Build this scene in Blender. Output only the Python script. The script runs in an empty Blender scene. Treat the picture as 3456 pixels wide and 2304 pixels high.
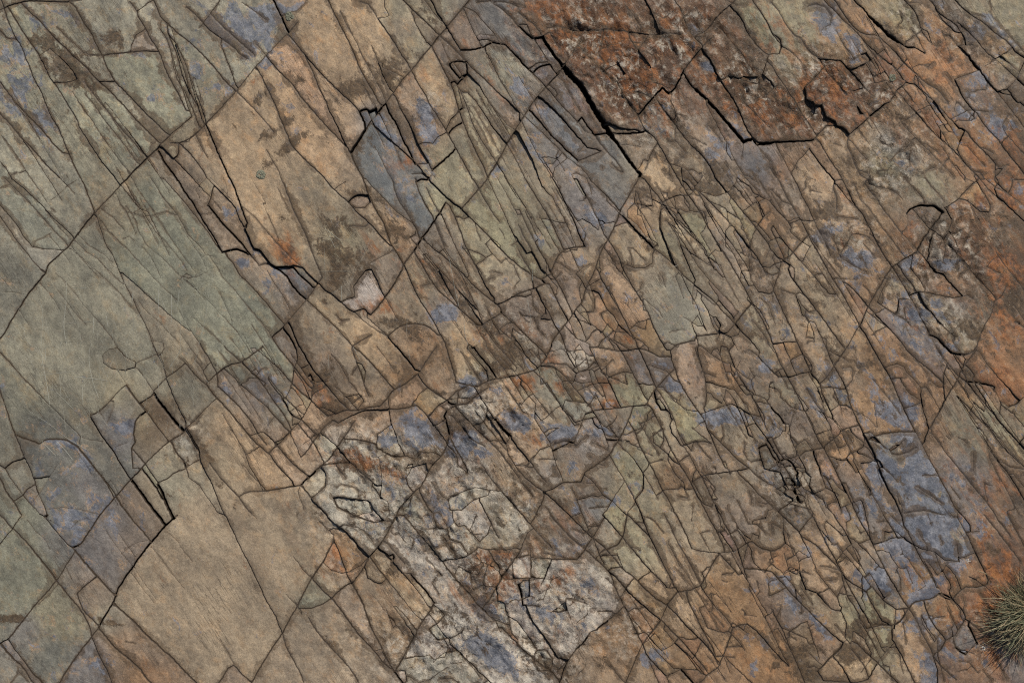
import bpy, math, random, time
import numpy as np
from mathutils import Vector, kdtree, noise as mnoise
from mathutils.geometry import delaunay_2d_cdt

random.seed(7)
rng = np.random.default_rng(7)
C = bpy.context.scene.collection
scene = bpy.context.scene

# ------------------------------------------------------------------ camera, sky, sun, exposure
W, H = 3456.0, 2304.0            # plan units of the rock pavement (one unit = MM metres)
U = 2.4 / W                      # metres per plan unit: the view is 2.4 m wide
cam_d = bpy.data.cameras.new('camera')
cam = bpy.data.objects.new('camera', cam_d)
C.objects.link(cam)
CAMH = 2.6
cam.location = (0, 0, CAMH)
cam.rotation_euler = (0, 0, 0)
cam_d.sensor_width = 36
cam_d.lens = 36 * CAMH / 2.4
cam_d.clip_start = 0.05
cam_d.clip_end = 500
scene.camera = cam

SUN_EL, SUN_AZ = math.radians(46), math.radians(58)     # azimuth counter-clockwise from +X
world = bpy.data.worlds.new('World')
scene.world = world
world.use_nodes = True
wn = world.node_tree
bg = wn.nodes['Background']
sky = wn.nodes.new('ShaderNodeTexSky')
sky.sky_type = 'NISHITA'
sky.sun_disc = False
sky.sun_elevation = SUN_EL
sky.sun_rotation = math.radians(90) - SUN_AZ
wn.links.new(sky.outputs[0], bg.inputs[0])
bg.inputs[1].default_value = 0.062
sd = bpy.data.lights.new('sun', 'SUN')
sun = bpy.data.objects.new('sun', sd)
C.objects.link(sun)
sd.energy = 4.1
sd.angle = math.radians(0.6)
sd.color = (1.0, 0.95, 0.87)
sdir = Vector((math.cos(SUN_EL) * math.cos(SUN_AZ), math.cos(SUN_EL) * math.sin(SUN_AZ), math.sin(SUN_EL)))
sun.rotation_euler = sdir.to_track_quat('Z', 'Y').to_euler()
sun.location = sdir * 10
vs = scene.view_settings
vs.view_transform = 'Standard'
vs.look = 'None'
vs.exposure = -0.2
vs.gamma = 1.0
vs.use_curve_mapping = False
scene.cycles.use_denoising = False
scene.cycles.filter_width = 1.1
T0 = time.time()
def log(*a):
    print('[%.1fs]' % (time.time() - T0), *a, flush=True)
TILES = []
TILES.append((0, 0, '''
2 10,0 40,90 70,190 130,320 190,420 230,520 270,620 310,720 360,810 400,920 450,1030 510,1130 560,1250 610,1370 660,1480 700,1568
2 0,90 90,50 180,22 260,10 400,15 520,18 590,22 640,10 720,0
2 60,60 110,130 170,230 240,340 290,410 350,500 400,600 450,700 490,750 560,860 620,960 680,1060 700,1120 770,1230 840,1340 900,1430 960,1500 1020,1568
2 170,10 260,110 350,190 430,280 500,360 570,420 640,490 720,560 790,630 860,710 930,770 1010,850 1090,930 1140,990 1230,1090 1330,1190 1410,1265
2 600,0 660,60 700,130 740,210 800,290 840,380 880,460 910,510 940,590 980,660 1010,720 1090,800 1190,900 1270,990 1370,1080 1460,1170 1500,1195
2 790,485 900,490 1030,475 1180,460 1310,453 1400,460
1 500,240 590,330 660,390 730,460 790,485 820,520
2 1140,10 1200,90 1230,170 1290,270 1330,350 1390,440 1430,530 1460,620 1500,700 1550,790 1600,890 1650,990
2 1350,0 1390,90 1420,160 1480,210 1560,290 1640,350 1730,430 1810,510 1890,600 1970,700 2070,800
2 1480,210 1480,290 1530,420 1570,520 1600,640 1650,760 1690,850 1740,940 1780,1060 1810,1100
1 1420,170 1410,250 1460,330 1500,430 1530,590 1560,700 1620,800 1680,920 1730,1050 1760,1130
1 1480,290 1560,400 1620,520 1660,640 1710,760 1760,900 1810,1040 1820,1100
2 2352,480 2250,600 2160,710 2090,800 1990,910 1900,1010 1820,1090 1690,1210 1590,1260 1500,1262
1 1500,1190 1590,1120 1700,1020
2 1500,1195 1420,1270 1380,1320 1290,1400 1210,1480 1130,1568
3 1820,1100 1870,1220 1920,1340 1970,1450 2010,1568
3 1385,1320 1430,1400 1490,1490 1550,1568
2 1420,1290 1500,1370 1600,1470 1690,1568
2 1500,1262 1580,1265 1650,1330 1720,1410 1790,1510 1820,1568
2 2090,810 2170,890 2260,980 2352,1080
2 2270,610 2310,680 2352,780
2 0,1010 90,1100 170,1200 260,1290 350,1390 430,1480 510,1568
2 0,730 60,810 130,900 220,1000 330,1110 410,1200 490,1290 560,1360
1 640,810 700,910 770,1010 830,1090 890,1190 950,1270 1020,1370 1080,1450 1130,1510
2 740,720 810,810 870,890 930,960 1010,1060 1100,1170 1190,1270 1250,1340 1300,1390
1 750,830 830,930 900,1030 980,1130 1060,1230 1150,1350 1220,1450
2 1640,60 1710,120 1790,200 1850,270 1950,340 2050,410 2120,480 2180,520
2 1840,100 1900,170 1990,260 2080,340 2160,410 2250,490
1 1940,370 1970,460 2010,560 2050,660 2080,760
1 2130,20 2250,100 2352,180
1 0,270 60,340 140,350
2 480,730 580,725 700,700
1 870,720 1000,720
1 90,1550 150,1520 200,1530
1 2250,380 2352,480
1 1940,0 1860,110 1800,190 1750,250
1 1190,110 1240,80 1310,20
1 0,1430 60,1500 100,1568
1 1640,1270 1720,1180 1790,1330 1830,1390
1 350,500 440,430 520,500 600,570 680,670
1 1580,1265 1570,1350 1555,1390
1 1280,260 1200,310 1160,400 1150,460
'''))
TILES.append((850, 0, '''
3 190,0 240,110 290,210 320,285
2 0,640 100,540 200,420 270,340 330,290 410,200
1 480,0 470,30 400,100 290,130
2 330,320 400,400 460,480 540,570 620,660 700,740 780,820 860,890 920,950 950,990
2 470,500 520,600 560,690 600,790 650,890 690,990 740,1080 790,1190 830,1280 870,1350
3 950,990 990,1080 1000,1140 960,1210 910,1290 870,1350
2 870,1350 900,1430 950,1520 980,1568
3 950,985 1010,965 1040,985 1100,960 1110,1000 1150,940 1180,910
2 1180,910 1240,830 1330,710 1410,620 1480,530 1560,430 1650,320 1720,240 1810,130 1870,60 1920,0
1 1110,1000 1040,1080 1000,1140
2 670,0 720,110 780,230 840,340 880,430 920,530 980,660 1040,760 1080,830 1130,930
1 780,100 830,210 880,300 930,390 970,490 1030,590 1080,690 1140,800 1180,900
1 1050,400 1110,530 1150,650 1220,800
2 950,10 1030,40 1080,110 1120,180 1190,280 1260,380 1300,460 1360,540 1405,620
2 1405,620 1450,710 1490,780 1540,860 1590,960 1650,1050 1710,1150 1760,1240 1800,1310 1850,1400 1900,1500 1940,1568
1 1120,160 1210,145
1 1150,540 1150,600 1240,635 1345,690
1 1170,0 1170,60 1210,140
2 1330,0 1390,60 1460,130 1540,200 1610,270 1660,320 1730,380 1800,450 1890,540
1 1400,90 1440,200 1490,290 1540,370 1600,420
2 1580,0 1620,80 1670,170 1720,240 1780,340 1840,440
1 1520,0 1600,110 1680,200
2 1600,440 1650,540 1700,640 1750,740 1790,850 1820,960 1850,1040 1870,1100 1920,1220 1980,1350 2040,1470 2080,1568
3 1840,440 1930,440 2050,410 2120,375 2240,400 2352,510
3 1980,20 2100,5 2180,60 2260,130 2352,230
3 2120,10 2250,20 2352,60
1 1870,80 1910,180 1960,290 2020,390
1 1870,60 1960,100 2060,210 2140,300 2200,390
1 2010,350 2100,350
1 2000,300 2160,320
2 1890,545 1970,630 2050,700 2120,770 2210,850 2300,930 2352,980
3 1730,570 1810,540 1890,545 1900,650 1830,690 1790,640 1740,570
3 1750,730 1790,720 1810,745 1840,710 1900,655
1 1820,790 1860,940
3 1820,985 1860,950
3 1730,1180 1790,1120 1860,1080
3 1590,1500 1650,1450 1720,1390 1800,1310
1 1710,1150 1760,1050 1820,990
1 1480,1260 1600,1270 1640,1210 1710,1180
3 1180,910 1220,1010 1280,1110 1330,1230 1390,1340 1440,1450
2 1440,1450 1560,1440 1590,1500
2 1260,840 1310,960 1370,1060 1420,1160 1460,1260 1510,1350 1560,1440
1 1040,1080 1130,1150 1230,1240 1320,1320 1420,1410 1500,1500 1570,1568
1 1080,1290 1140,1400 1190,1510 1230,1568
3 1410,1530 1500,1530 1560,1568
2 130,510 200,590 280,670 360,750 430,850 510,950 600,1050 680,1140 760,1220 840,1310
2 70,640 120,740 170,850 220,960 270,1090 320,1200 350,1280 430,1370 520,1460 600,1530 640,1568
2 0,940 60,1010 130,1090 200,1170
1 0,1120 60,1230 130,1320 180,1410 240,1510 260,1568
1 2060,450 2120,560 2180,690 2250,800 2310,910 2352,980
1 1890,800 1980,900 2060,1020 2130,1130 2200,1210 2250,1270 2352,1450
1 1840,800 1900,950 1950,1100 2020,1230 2110,1370 2200,1500 2240,1568
2 2352,1110 2250,1270 2170,1420 2080,1568
1 1920,660 2010,760 2100,920 2250,1100 2352,1150
'''))
TILES.append((1700, 0, '''
3 0,25 90,60 140,120 210,180 250,200 330,290
4 330,290 370,370 440,470 520,580
5 520,580 600,680 690,770 740,860 800,970 860,1060 920,1150 960,1210
4 960,1210 1020,1290 1080,1380 1150,1470 1215,1550
3 0,105 60,160 120,220 190,290 250,340 340,330
2 120,215 205,225 230,290 270,350 330,440 400,550 470,655
3 0,410 30,410 100,490 180,570 255,640
2 230,600 300,560 400,545
3 255,640 320,590 400,565
3 400,550 470,655 525,590
2 525,590 470,660 380,760 290,860 220,960 150,1070 80,1170 0,1300
2 255,640 350,740 420,820 500,920 590,1010 650,1075
3 650,1075 690,1035
3 690,1035 740,1110 800,1190 920,1178
2 800,1190 870,1290 1000,1430 1060,1530
1 650,1075 720,1160 800,1190
2 400,750 450,790 480,840
1 500,680 560,780 620,890 680,990
3 220,960 300,1050 390,1160 470,1240 560,1330 660,1420
2 660,1420 750,1380 865,1335
2 330,860 440,960 560,1090 650,1200 740,1300 860,1330
1 150,1060 200,1170 260,1290 310,1390 380,1490 420,1560
1 30,480 90,600 180,750 270,900 330,1040 400,1160
1 0,760 60,900 150,1060
1 0,850 100,950 220,1060 330,1160 460,1290 560,1390 680,1480 760,1568
1 20,1260 80,1370 140,1480 180,1568
1 120,1170 200,1300 260,1420 320,1568
1 340,1440 430,1450 500,1370
1 430,1560 450,1480 560,1400
3 940,1170 1080,1180 1250,1165
2 920,1080 1000,1120 1080,1140 1200,1150
1 1040,1275 1210,1295
2 380,245 480,235 560,240 640,260 740,265 830,265 940,265 1050,275 1180,290 1300,310 1400,300 1500,305 1560,310
2 370,290 410,295 450,360 500,420
1 540,570 600,480 660,390 700,330
1 1245,0 1290,90 1340,200 1390,310
2 1500,0 1550,80 1600,190 1650,280 1730,400
2 2050,0 1970,70 1880,150 1820,230 1760,290 1690,320
2 1830,340 1740,430 1660,530 1590,620
3 1590,620 1540,720 1500,790 1460,820
3 1460,820 1400,775 1330,850 1260,930 1190,1020
2 1320,740 1400,750 1460,800
1 1180,450 1290,300
1 680,430 780,540 880,640 990,710 1050,830 1120,940 1180,1020
2 1150,810 1220,830 1300,865
3 1590,650 1640,730 1700,790
4 1700,790 1780,870 1880,980 1970,1080 2060,1180 2120,1250
4 2120,1250 2200,1220 2240,1270 2352,1270
2 1340,870 1420,980 1500,1080 1570,1180 1660,1290 1750,1370 1830,1480 1870,1568
2 1190,1040 1250,1150 1330,1220 1400,1330 1460,1440 1530,1568
1 1780,900 1830,1010 1890,1130 1970,1270 2020,1380 2080,1490 2130,1568
1 1250,1500 1290,1380 1340,1280
2 1740,430 1820,540 1890,680 1960,780 2020,870 2070,970 2110,1060 2160,1160 2240,1260
2 1840,200 1920,270 2000,370 2060,430 2130,540 2200,640 2260,720
2 1980,680 2080,700 2200,740 2352,770
2 2020,80 2100,170 2150,280 2220,380 2310,480
2 2190,0 2250,90 2320,200 2352,260
1 1960,0 2050,50 2140,50
1 2080,850 2150,930 2230,1020 2352,1130
1 2100,1400 2120,1260
1 2250,1300 2352,1430
1 1970,1220 1960,1330 2020,1430
1 1460,870 1500,950 1530,1060 1510,1100
1 1070,50 1150,150 1220,260
1 1100,320 1160,420 1220,500 1300,600
1 0,260 50,290 80,350
'''))
TILES.append((2556, 0, '''
3 850,0 920,70 990,150
4 990,150 1070,220 1160,310 1240,370
3 1240,370 1330,420 1380,420
1 1380,420 1500,480
2 580,0 660,80 730,160 810,230 880,300 960,390 1040,460 1120,530 1220,600 1300,720
2 100,0 180,90 240,200 310,300 380,350 440,430 530,510 590,600 650,690 720,770 790,860
2 0,60 60,160 130,300 200,350 215,410 190,480 70,480
1 130,300 230,420 330,490 420,600
2 70,480 130,590 180,680 250,780 310,880 370,980 430,1060 480,1130 525,1200
2 520,520 620,530 740,540 790,590
3 790,590 860,670 930,760
2 930,760 1010,840
1 960,460 870,510 850,520 760,400 690,270
2 670,0 740,100 820,210 930,300 1050,320 1130,380 1210,450 1300,560 1400,650 1490,730 1600,800 1690,910
1 1200,540 1190,570 1250,680 1330,730 1390,740 1370,690
2 1390,740 1500,840 1600,940 1690,1040 1780,1130
1 1490,850 1500,830
2 1310,740 1230,800 1170,900 1120,920
3 1120,920 1050,980 990,1025
2 990,1025 900,1110 810,1180
2 610,1110 700,1110 760,1140 810,1190
2 500,1235 540,1180 610,1110
3 0,1260 150,1255 300,1250 430,1245 500,1235
2 810,1190 790,1280 830,1370 860,1450 910,1560
2 540,1240 590,1330 640,1410 700,1500 740,1568
2 460,1310 530,1410 600,1500 660,1568
3 20,1330 80,1420 150,1530 180,1568
1 170,1290 240,1420 300,1530
1 300,1530 360,1420 410,1370 460,1310
2 1290,0 1370,80 1420,180 1460,290 1530,380
2 1520,0 1600,110 1680,170 1770,230
2 1730,0 1810,80 1900,150 1990,210 2080,290 2180,360 2270,450 2352,510
2 1560,60 1640,180 1740,280 1810,290
2 1750,180 1830,260 1920,350 2020,470 2100,530 2200,620 2290,700
3 2290,700 2352,750
2 1900,400 1770,400
1 2110,470 2180,530 2270,610 2310,640
3 1870,515 1960,620
2 1960,620 2030,720 2110,810 2200,920 2260,1000 2352,1120
1 2100,810 2200,790 2290,690 2352,550
2 2210,790 2290,900 2352,930
1 2050,0 2060,130 2150,250 2260,360 2352,470
1 1960,620 1850,660 1740,700 1800,820
2 1740,700 1800,830 1860,920 1940,1010 2000,1100 2060,1170 2130,1240 2200,1340 2280,1440 2352,1530
1 1480,860 1560,980 1630,1080 1700,1180
2 1260,830 1340,930 1420,1020 1500,1110 1590,1210 1690,1290 1780,1380 1870,1480 1950,1568
1 1250,1040 1310,1130 1390,1220 1480,1300 1580,1400 1680,1500 1740,1568
2 1780,1130 1830,1150 1900,1240 1990,1330 2080,1420 2150,1500
1 1750,1060 1900,1070
1 1760,1320 1820,1180 1840,1130
2 1760,1320 1800,1400 1900,1500 1990,1530
1 2150,1100 2200,1190 2260,1260 2352,1360
1 1840,1280 1920,1370 2010,1470
1 820,1230 900,1340 960,1400
1 870,940 900,1010 990,1025
2 450,930 530,940 560,930 600,1040 700,1080
1 740,800 860,800 950,770
1 790,840 700,740 630,660
2 440,60 520,45 600,70 650,150 640,220 600,240
1 1060,1220 1110,1270 1180,1280
1 940,500 1010,620 1080,690 1200,740
1 1870,490 1770,400
1 1850,850 1920,900
3 0,710 100,690
1 900,1500 1000,1540
'''))
TILES.append((0, 568, '''
2 1210,0 1150,60 1060,150 980,240 900,320 830,400 760,480 690,570 640,630 600,690 570,720 500,780 430,850 400,920 340,1000 260,1090 200,1180 130,1290 80,1370 40,1450 0,1500
1 670,0 700,60 740,150 780,250 820,350 835,400
1 850,410 870,490 900,580 940,690 990,760 1030,860 1060,930 1100,1030 1160,1140 1210,1250 1270,1360 1320,1470 1350,1568
1 0,50 90,140 180,230 290,340 370,430 470,550 570,650 600,690
1 100,90 200,170 290,250 380,340 470,440 560,520 640,600
1 0,330 90,430 160,520 210,610 290,695
1 290,695 420,715 565,722
9 290,680 310,640 380,610 440,570
1 0,420 70,520 130,610 200,700 290,810 370,905
9 440,0 520,70 580,140 660,220
1 940,0 1000,70 1060,140 1140,240 1200,320 1230,360
9 100,60 150,35 210,40 250,90
9 0,175 80,145 140,210
9 450,350 490,390
9 450,280 520,230 600,150 670,110
9 1160,80 1210,180 1290,290 1350,380 1400,460 1470,570 1560,700 1640,810 1730,930
1 1260,10 1330,90 1390,180 1440,260 1510,350 1570,420 1610,490 1660,590 1720,650 1800,730
1 1400,10 1440,90 1530,190 1600,270 1680,370 1760,470 1830,560 1900,670 1960,740
9 1020,220 1060,320 1110,380 1150,470 1200,590
9 1110,330 1180,430 1220,550 1280,660 1340,720 1430,790 1510,870 1590,950 1680,1030 1760,1100 1860,1190 1930,1270 2010,1350 2080,1430 2140,1520 2180,1568
9 1290,430 1370,560 1460,650 1560,770 1650,900
9 910,370 1000,440 1100,550
9 890,460 960,560 1050,650 1150,740 1250,850 1350,960 1450,1060 1560,1160
9 690,590 780,680 900,750 990,830
9 660,640 750,730 860,800 960,910 1080,1020
1 1060,910 1150,980 1260,1080 1360,1170 1480,1280 1600,1380 1680,1440
9 620,710 720,790 830,890 940,990 1050,1100 1150,1220
9 490,920 570,1000 650,1090 730,1200 810,1290 900,1390 980,1490 1030,1568
9 510,1080 590,1180 670,1290 760,1380
9 350,1010 420,1090 480,1170 530,1260
9 170,1250 210,1320 250,1380
9 0,1085 120,1090 210,1110
3 0,1448 25,1450
9 1190,400 1250,430 1370,410 1470,380 1540,410
9 1180,390 1230,360 1310,390
9 1090,620 1140,600 1190,640
3 1480,0 1560,100 1640,230 1700,310 1750,400 1800,480 1860,570 1920,670 1960,740
9 1770,405 1880,395
3 1960,740 2060,715 2090,715 2200,760 2280,855 2352,835
3 1830,325 1890,400 1960,490 2050,580 2130,670 2200,760
9 1600,0 1680,60 1750,150 1850,250 1950,370
1 1760,0 1830,90 1920,180 2010,270 2080,350 2110,440 2160,530 2190,620 2240,710
3 1985,0 2030,80 2070,180 2110,290 2150,400 2190,500
3 2150,510 2190,600 2240,710 2290,720 2352,790
9 1780,0 1900,130 1990,220 2050,290
9 1920,0 1980,110 2010,220
1 1880,160 1860,260 1830,325
9 1850,60 1720,190 1760,260
9 2352,540 2250,430 2140,340
9 1600,950 1660,970 1750,950 1830,910
9 1540,1030 1590,970 1640,930 1700,960
9 1780,790 1810,760 1900,780
1 1990,770 2060,850 2110,940 2190,1020 2260,1090 2352,1180
9 1850,780 1920,880 1960,960 2040,1040 2120,1140 2210,1250 2290,1340 2352,1420
9 1650,990 1740,1080 1810,1160
9 1650,600 1720,700 1790,810 1820,890
9 1220,1170 1290,1260 1390,1340 1480,1440 1580,1540
9 1700,1310 1800,1400 1890,1480 1980,1568
9 1580,1260 1640,1360 1700,1460 1760,1540
9 1350,1520 1440,1540
9 1250,690 1330,780 1380,880 1420,970
9 1930,1090 1980,1200 2050,1350
0 355,1180 375,1300 365,1560
0 585,990 575,1200 560,1400 590,1568
0 1875,910 1870,1000 1840,1100 1810,1330 1750,1568
0 2130,970 2060,1130 2000,1320 1950,1568
0 1400,1060 1400,1360
0 1170,1080 1160,1190
0 1400,1090 1470,1270
0 1320,1170 1180,1330 1000,1500
0 1580,1060 1570,1180 1550,1250
0 1720,1100 1610,1200 1600,1250
0 820,1310 820,1460
0 400,1410 380,1568
0 205,1400 230,1500 280,1568
0 1595,1340 1590,1568
0 1510,1110 1515,1360
0 1250,1250 1180,1380 1100,1568
0 1940,1440 2080,1445
0 550,1530 680,1525
0 630,1050 770,1055
0 570,1370 800,1350
0 930,1280 950,1400
'''))
TILES.append((850, 568, '''
2 210,0 260,90 300,180 340,290 380,390 440,510 490,620 530,740 580,860 625,960
2 570,0 640,80 700,160 770,230 850,300 930,390 1010,460 1090,540 1160,620 1230,690
1 740,170 830,120
2 850,300 900,250 960,230 1030,240 1050,300 1000,350 920,350 870,320
2 930,0 980,90 1010,180 1050,280 1110,400 1160,480 1190,570 1230,670 1290,770 1340,850
1 960,40 1040,140 1150,250 1280,390 1410,480
2 1180,0 1240,110 1270,230 1310,310 1370,400 1440,520 1480,620
2 1380,0 1440,90 1480,220 1530,320 1590,420 1610,460
1 1410,45 1500,45 1560,100
3 1440,120 1490,95 1540,100 1590,60
2 1490,40 1570,110 1660,200 1760,290 1850,355
2 1540,170 1590,280 1640,370
2 2130,0 2070,110 1990,200 1910,290 1850,355
3 1720,290 1670,370 1610,460 1550,550 1490,630 1430,730
2 1430,730 1350,830
3 1610,460 1650,570 1690,670 1710,700
2 1890,0 1940,90 2000,180 2060,290 2120,390 2190,480
2 1850,360 1930,440 2010,520 2090,600 2170,690 2260,780 2352,860
1 2080,90 2140,220 2200,350 2260,480 2330,640
1 2130,20 2220,180 2300,330 2352,430
1 2020,0 2080,110
1 2190,0 2270,140 2352,280
1 1440,540 1440,580 1380,620
1 1700,710 1650,740 1590,700 1520,630
2 1730,310 1790,430 1840,560 1890,700 1950,820 2010,930 2070,1050 2150,1160
1 1670,400 1730,540 1800,700 1870,840 1920,960
2 1590,700 1680,770 1780,860 1880,950 1970,1050 2070,1130 2160,1200 2200,1250
2 1340,850 1390,970 1440,1080 1500,1190 1560,1280 1620,1380 1680,1500 1720,1560
2 1430,740 1500,850 1560,960 1640,1070 1740,1160 1830,1240 1930,1330 2000,1400
1 1530,740 1620,860 1720,960 1820,1080 1920,1170 2000,1260 2050,1330
1 1860,970 1920,1100 1980,1220 2030,1350
2 1340,860 1300,940 1250,1030 1180,1130 1120,1210 1050,1290
2 1050,1290 990,1240 900,1265
2 585,1010 660,1080 720,1120 790,1180 850,1240 900,1265
1 790,1180 850,1150 910,1130
1 910,1130 900,1040 950,970 1010,900 1060,880
1 1040,840 1110,800 1240,730
1 1060,890 1110,990 1150,1090 1200,1180 1240,1260 1290,1340
2 625,960 585,1010 540,1070 480,1160
3 360,865 430,950 500,1010 545,1060
3 480,1160 420,1110 350,1030 300,950 210,880 150,835
3 210,870 350,865
2 350,850 450,875 510,940 585,1010
3 0,770 60,850 150,840
3 0,690 60,715 110,780 160,840 210,870
1 0,430 110,540 200,640 290,730 380,820 440,870
1 100,830 70,790 0,740
2 480,1160 420,1230 340,1320 280,1390 180,1480
1 480,1160 560,1230 650,1320 740,1400 820,1490 880,1568
3 330,1360 360,1440 390,1510 410,1568
3 275,1415 340,1500 380,1568
1 0,1060 90,1160 180,1260 280,1370
1 0,1280 70,1350 150,1440 200,1540
1 130,900 200,1020 270,1120 330,1240
1 740,1290 790,1350 860,1330
2 880,1568 1050,1470
1 900,1265 1000,1360 1100,1430 1200,1480
2 1200,1480 1300,1400 1430,1370 1560,1400 1650,1480
2 1200,1480 1260,1568
1 1000,1300 1120,1410 1200,1480
2 2352,1110 2240,1170 2160,1200
2 2200,1280 2110,1330 2030,1380 1980,1390
1 2030,1380 2100,1480 2150,1568
1 2200,1280 2290,1350 2352,1410
3 2180,1255 2215,1270
3 2215,1190 2240,1215
1 2060,1210 2130,1370 2200,1480
1 1500,1040 1570,1020
1 860,510 940,515 1020,520
0 305,130 310,200
0 1735,770 1760,900 1790,1060 1825,1220
0 1370,1320 1360,1520
0 1870,1320 1880,1460 1905,1560
0 440,830 405,1030
0 640,530 790,640
0 880,970 1000,740 1090,500
0 640,700 650,980
0 590,910 880,910
0 1430,1360 1530,1360 1620,1420
0 790,1030 795,1180
0 700,1110 860,1010
0 680,590 740,710
'''))
TILES.append((1700, 568, '''
4 1150,0 1215,60
2 1215,60 1150,160 1090,270 1030,370 990,480 930,610 880,690 840,780 810,880
2 810,880 770,970 720,1070 690,1180 640,1240 570,1340 490,1440 410,1560
1 1245,0 1225,55
2 1215,60 1280,150 1340,220 1400,300
2 1400,300 1480,260 1540,240 1640,240
1 1400,300 1420,340 1380,380 1380,520
2 1420,345 1500,440 1590,530 1680,620 1760,690 1810,800 1870,910
2 1480,0 1550,110 1610,210 1680,310 1750,420 1820,550 1900,680 1970,790 2040,910 2120,1050 2190,1190 2260,1300 2352,1470
2 1560,30 1640,110 1700,180 1790,270 1890,370 1980,470 2070,570 2150,680 2220,760 2280,870 2330,960
1 1600,185 1690,190 1750,210 1870,250 1970,215
2 1800,0 1880,100 1970,210 2050,310 2130,410 2220,520 2352,690
1 1760,70 1690,160 1650,240
2 0,90 60,210 130,350 190,480 240,580 300,700 370,820 420,930 470,1000
2 0,200 60,330 120,470 170,590 220,680 290,800 340,910
2 0,400 60,530 110,670 160,780 240,920 260,1050
2 150,0 210,130 290,260 370,390 430,500 500,660 530,720
1 260,20 340,160 430,260 500,380 570,530 640,690
2 370,0 430,90 490,190 560,340 620,460 670,590 720,690
2 590,0 660,120 730,250 800,390 860,520 900,610
2 680,0 760,100 860,200 950,290 1040,390
3 1050,420 1140,520 1240,620 1320,705
2 1320,705 1360,670
1 1160,310 1230,410 1290,510 1350,640
1 1150,310 1090,370 1090,430 1180,500 1250,600 1360,660
1 1150,310 1170,180
1 1160,310 1260,330 1310,380
1 970,0 1060,60 1110,90
2 1320,705 1420,780 1530,880 1600,960 1710,1050 1840,1160 1930,1260 2030,1365
1 1380,520 1440,670 1490,800 1560,950
1 1380,560 1470,740 1550,900 1600,1020 1700,1200 1750,1340 1790,1440
1 1420,440 1530,600 1600,790 1700,1000
1 1480,500 1600,680 1700,850 1800,970 1900,1080 2000,1180 2060,1260
1 1700,180 1780,330 1880,480 1980,620 2070,750 2150,870 2190,980
1 1760,310 1900,560 2020,740 2110,930 2170,1050
1 1980,280 2050,400 2110,510 2150,640
2 530,720 600,700 720,690
2 530,720 470,790 430,880 420,930
3 330,980 370,1010
3 410,900 420,940
2 420,930 330,980
2 0,750 120,850 230,930 330,980
2 0,1170 110,1110 240,1070 340,1030 390,1010
1 530,750 600,720 660,720
2 470,1000 520,1090 570,1200 600,1270
2 400,1020 460,1140 510,1240 575,1340
2 290,1070 340,1180 400,1280 450,1380 500,1460 540,1568
2 0,1270 100,1370 200,1480 300,1568
1 110,1280 230,1310 330,1320 420,1340
1 260,1310 300,1420 370,1490
1 0,1390 60,1480 110,1560
1 400,970 450,980 500,920
1 640,1250 750,1360 860,1440 1000,1560
1 620,1270 680,1370 730,1520
1 580,1360 640,1500 780,1560
2 820,880 870,990 950,1130 1030,1270 1100,1410 1180,1560
2 930,640 1000,760 1050,880 1110,1000 1160,1080 1230,1190 1280,1290 1330,1420 1410,1568
1 940,820 1000,880 1110,1010
1 1080,850 1160,880 1240,880 1310,840 1310,740
1 1100,1450 980,1440 900,1360 860,1310
1 1100,1430 1180,1360 1280,1330
2 2190,1190 2110,1280 2040,1370
3 2040,1370 2070,1410
2 2070,1410 2150,1490 2230,1568
2 2040,1370 1970,1450 1840,1460 1790,1470 1700,1480 1680,1520 1550,1550 1500,1568
1 2190,1190 2260,1250 2310,1350 2352,1430
1 1730,1130 1800,1250 1850,1400 1880,1440
1 1860,1300 1930,1400
1 2160,760 2170,880 2180,980 2250,1090
2 2250,1090 2352,1110
1 2280,870 2352,880
1 2310,800 2330,740 2352,720
1 2080,0 2110,60 2200,160 2270,250 2352,280
2 2090,110 2170,160 2200,220 2310,270
1 2110,380 2200,310 2290,280
1 2240,280 2300,420
1 2230,520 2290,430 2352,380
1 2070,60 2050,120 2010,200
1 2190,640 2200,590 2230,530
0 720,700 710,790
0 740,880 700,960
0 260,820 250,1000
0 205,1150 240,1340 210,1480
0 1580,830 1480,880
0 30,1400 60,1510
'''))
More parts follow.
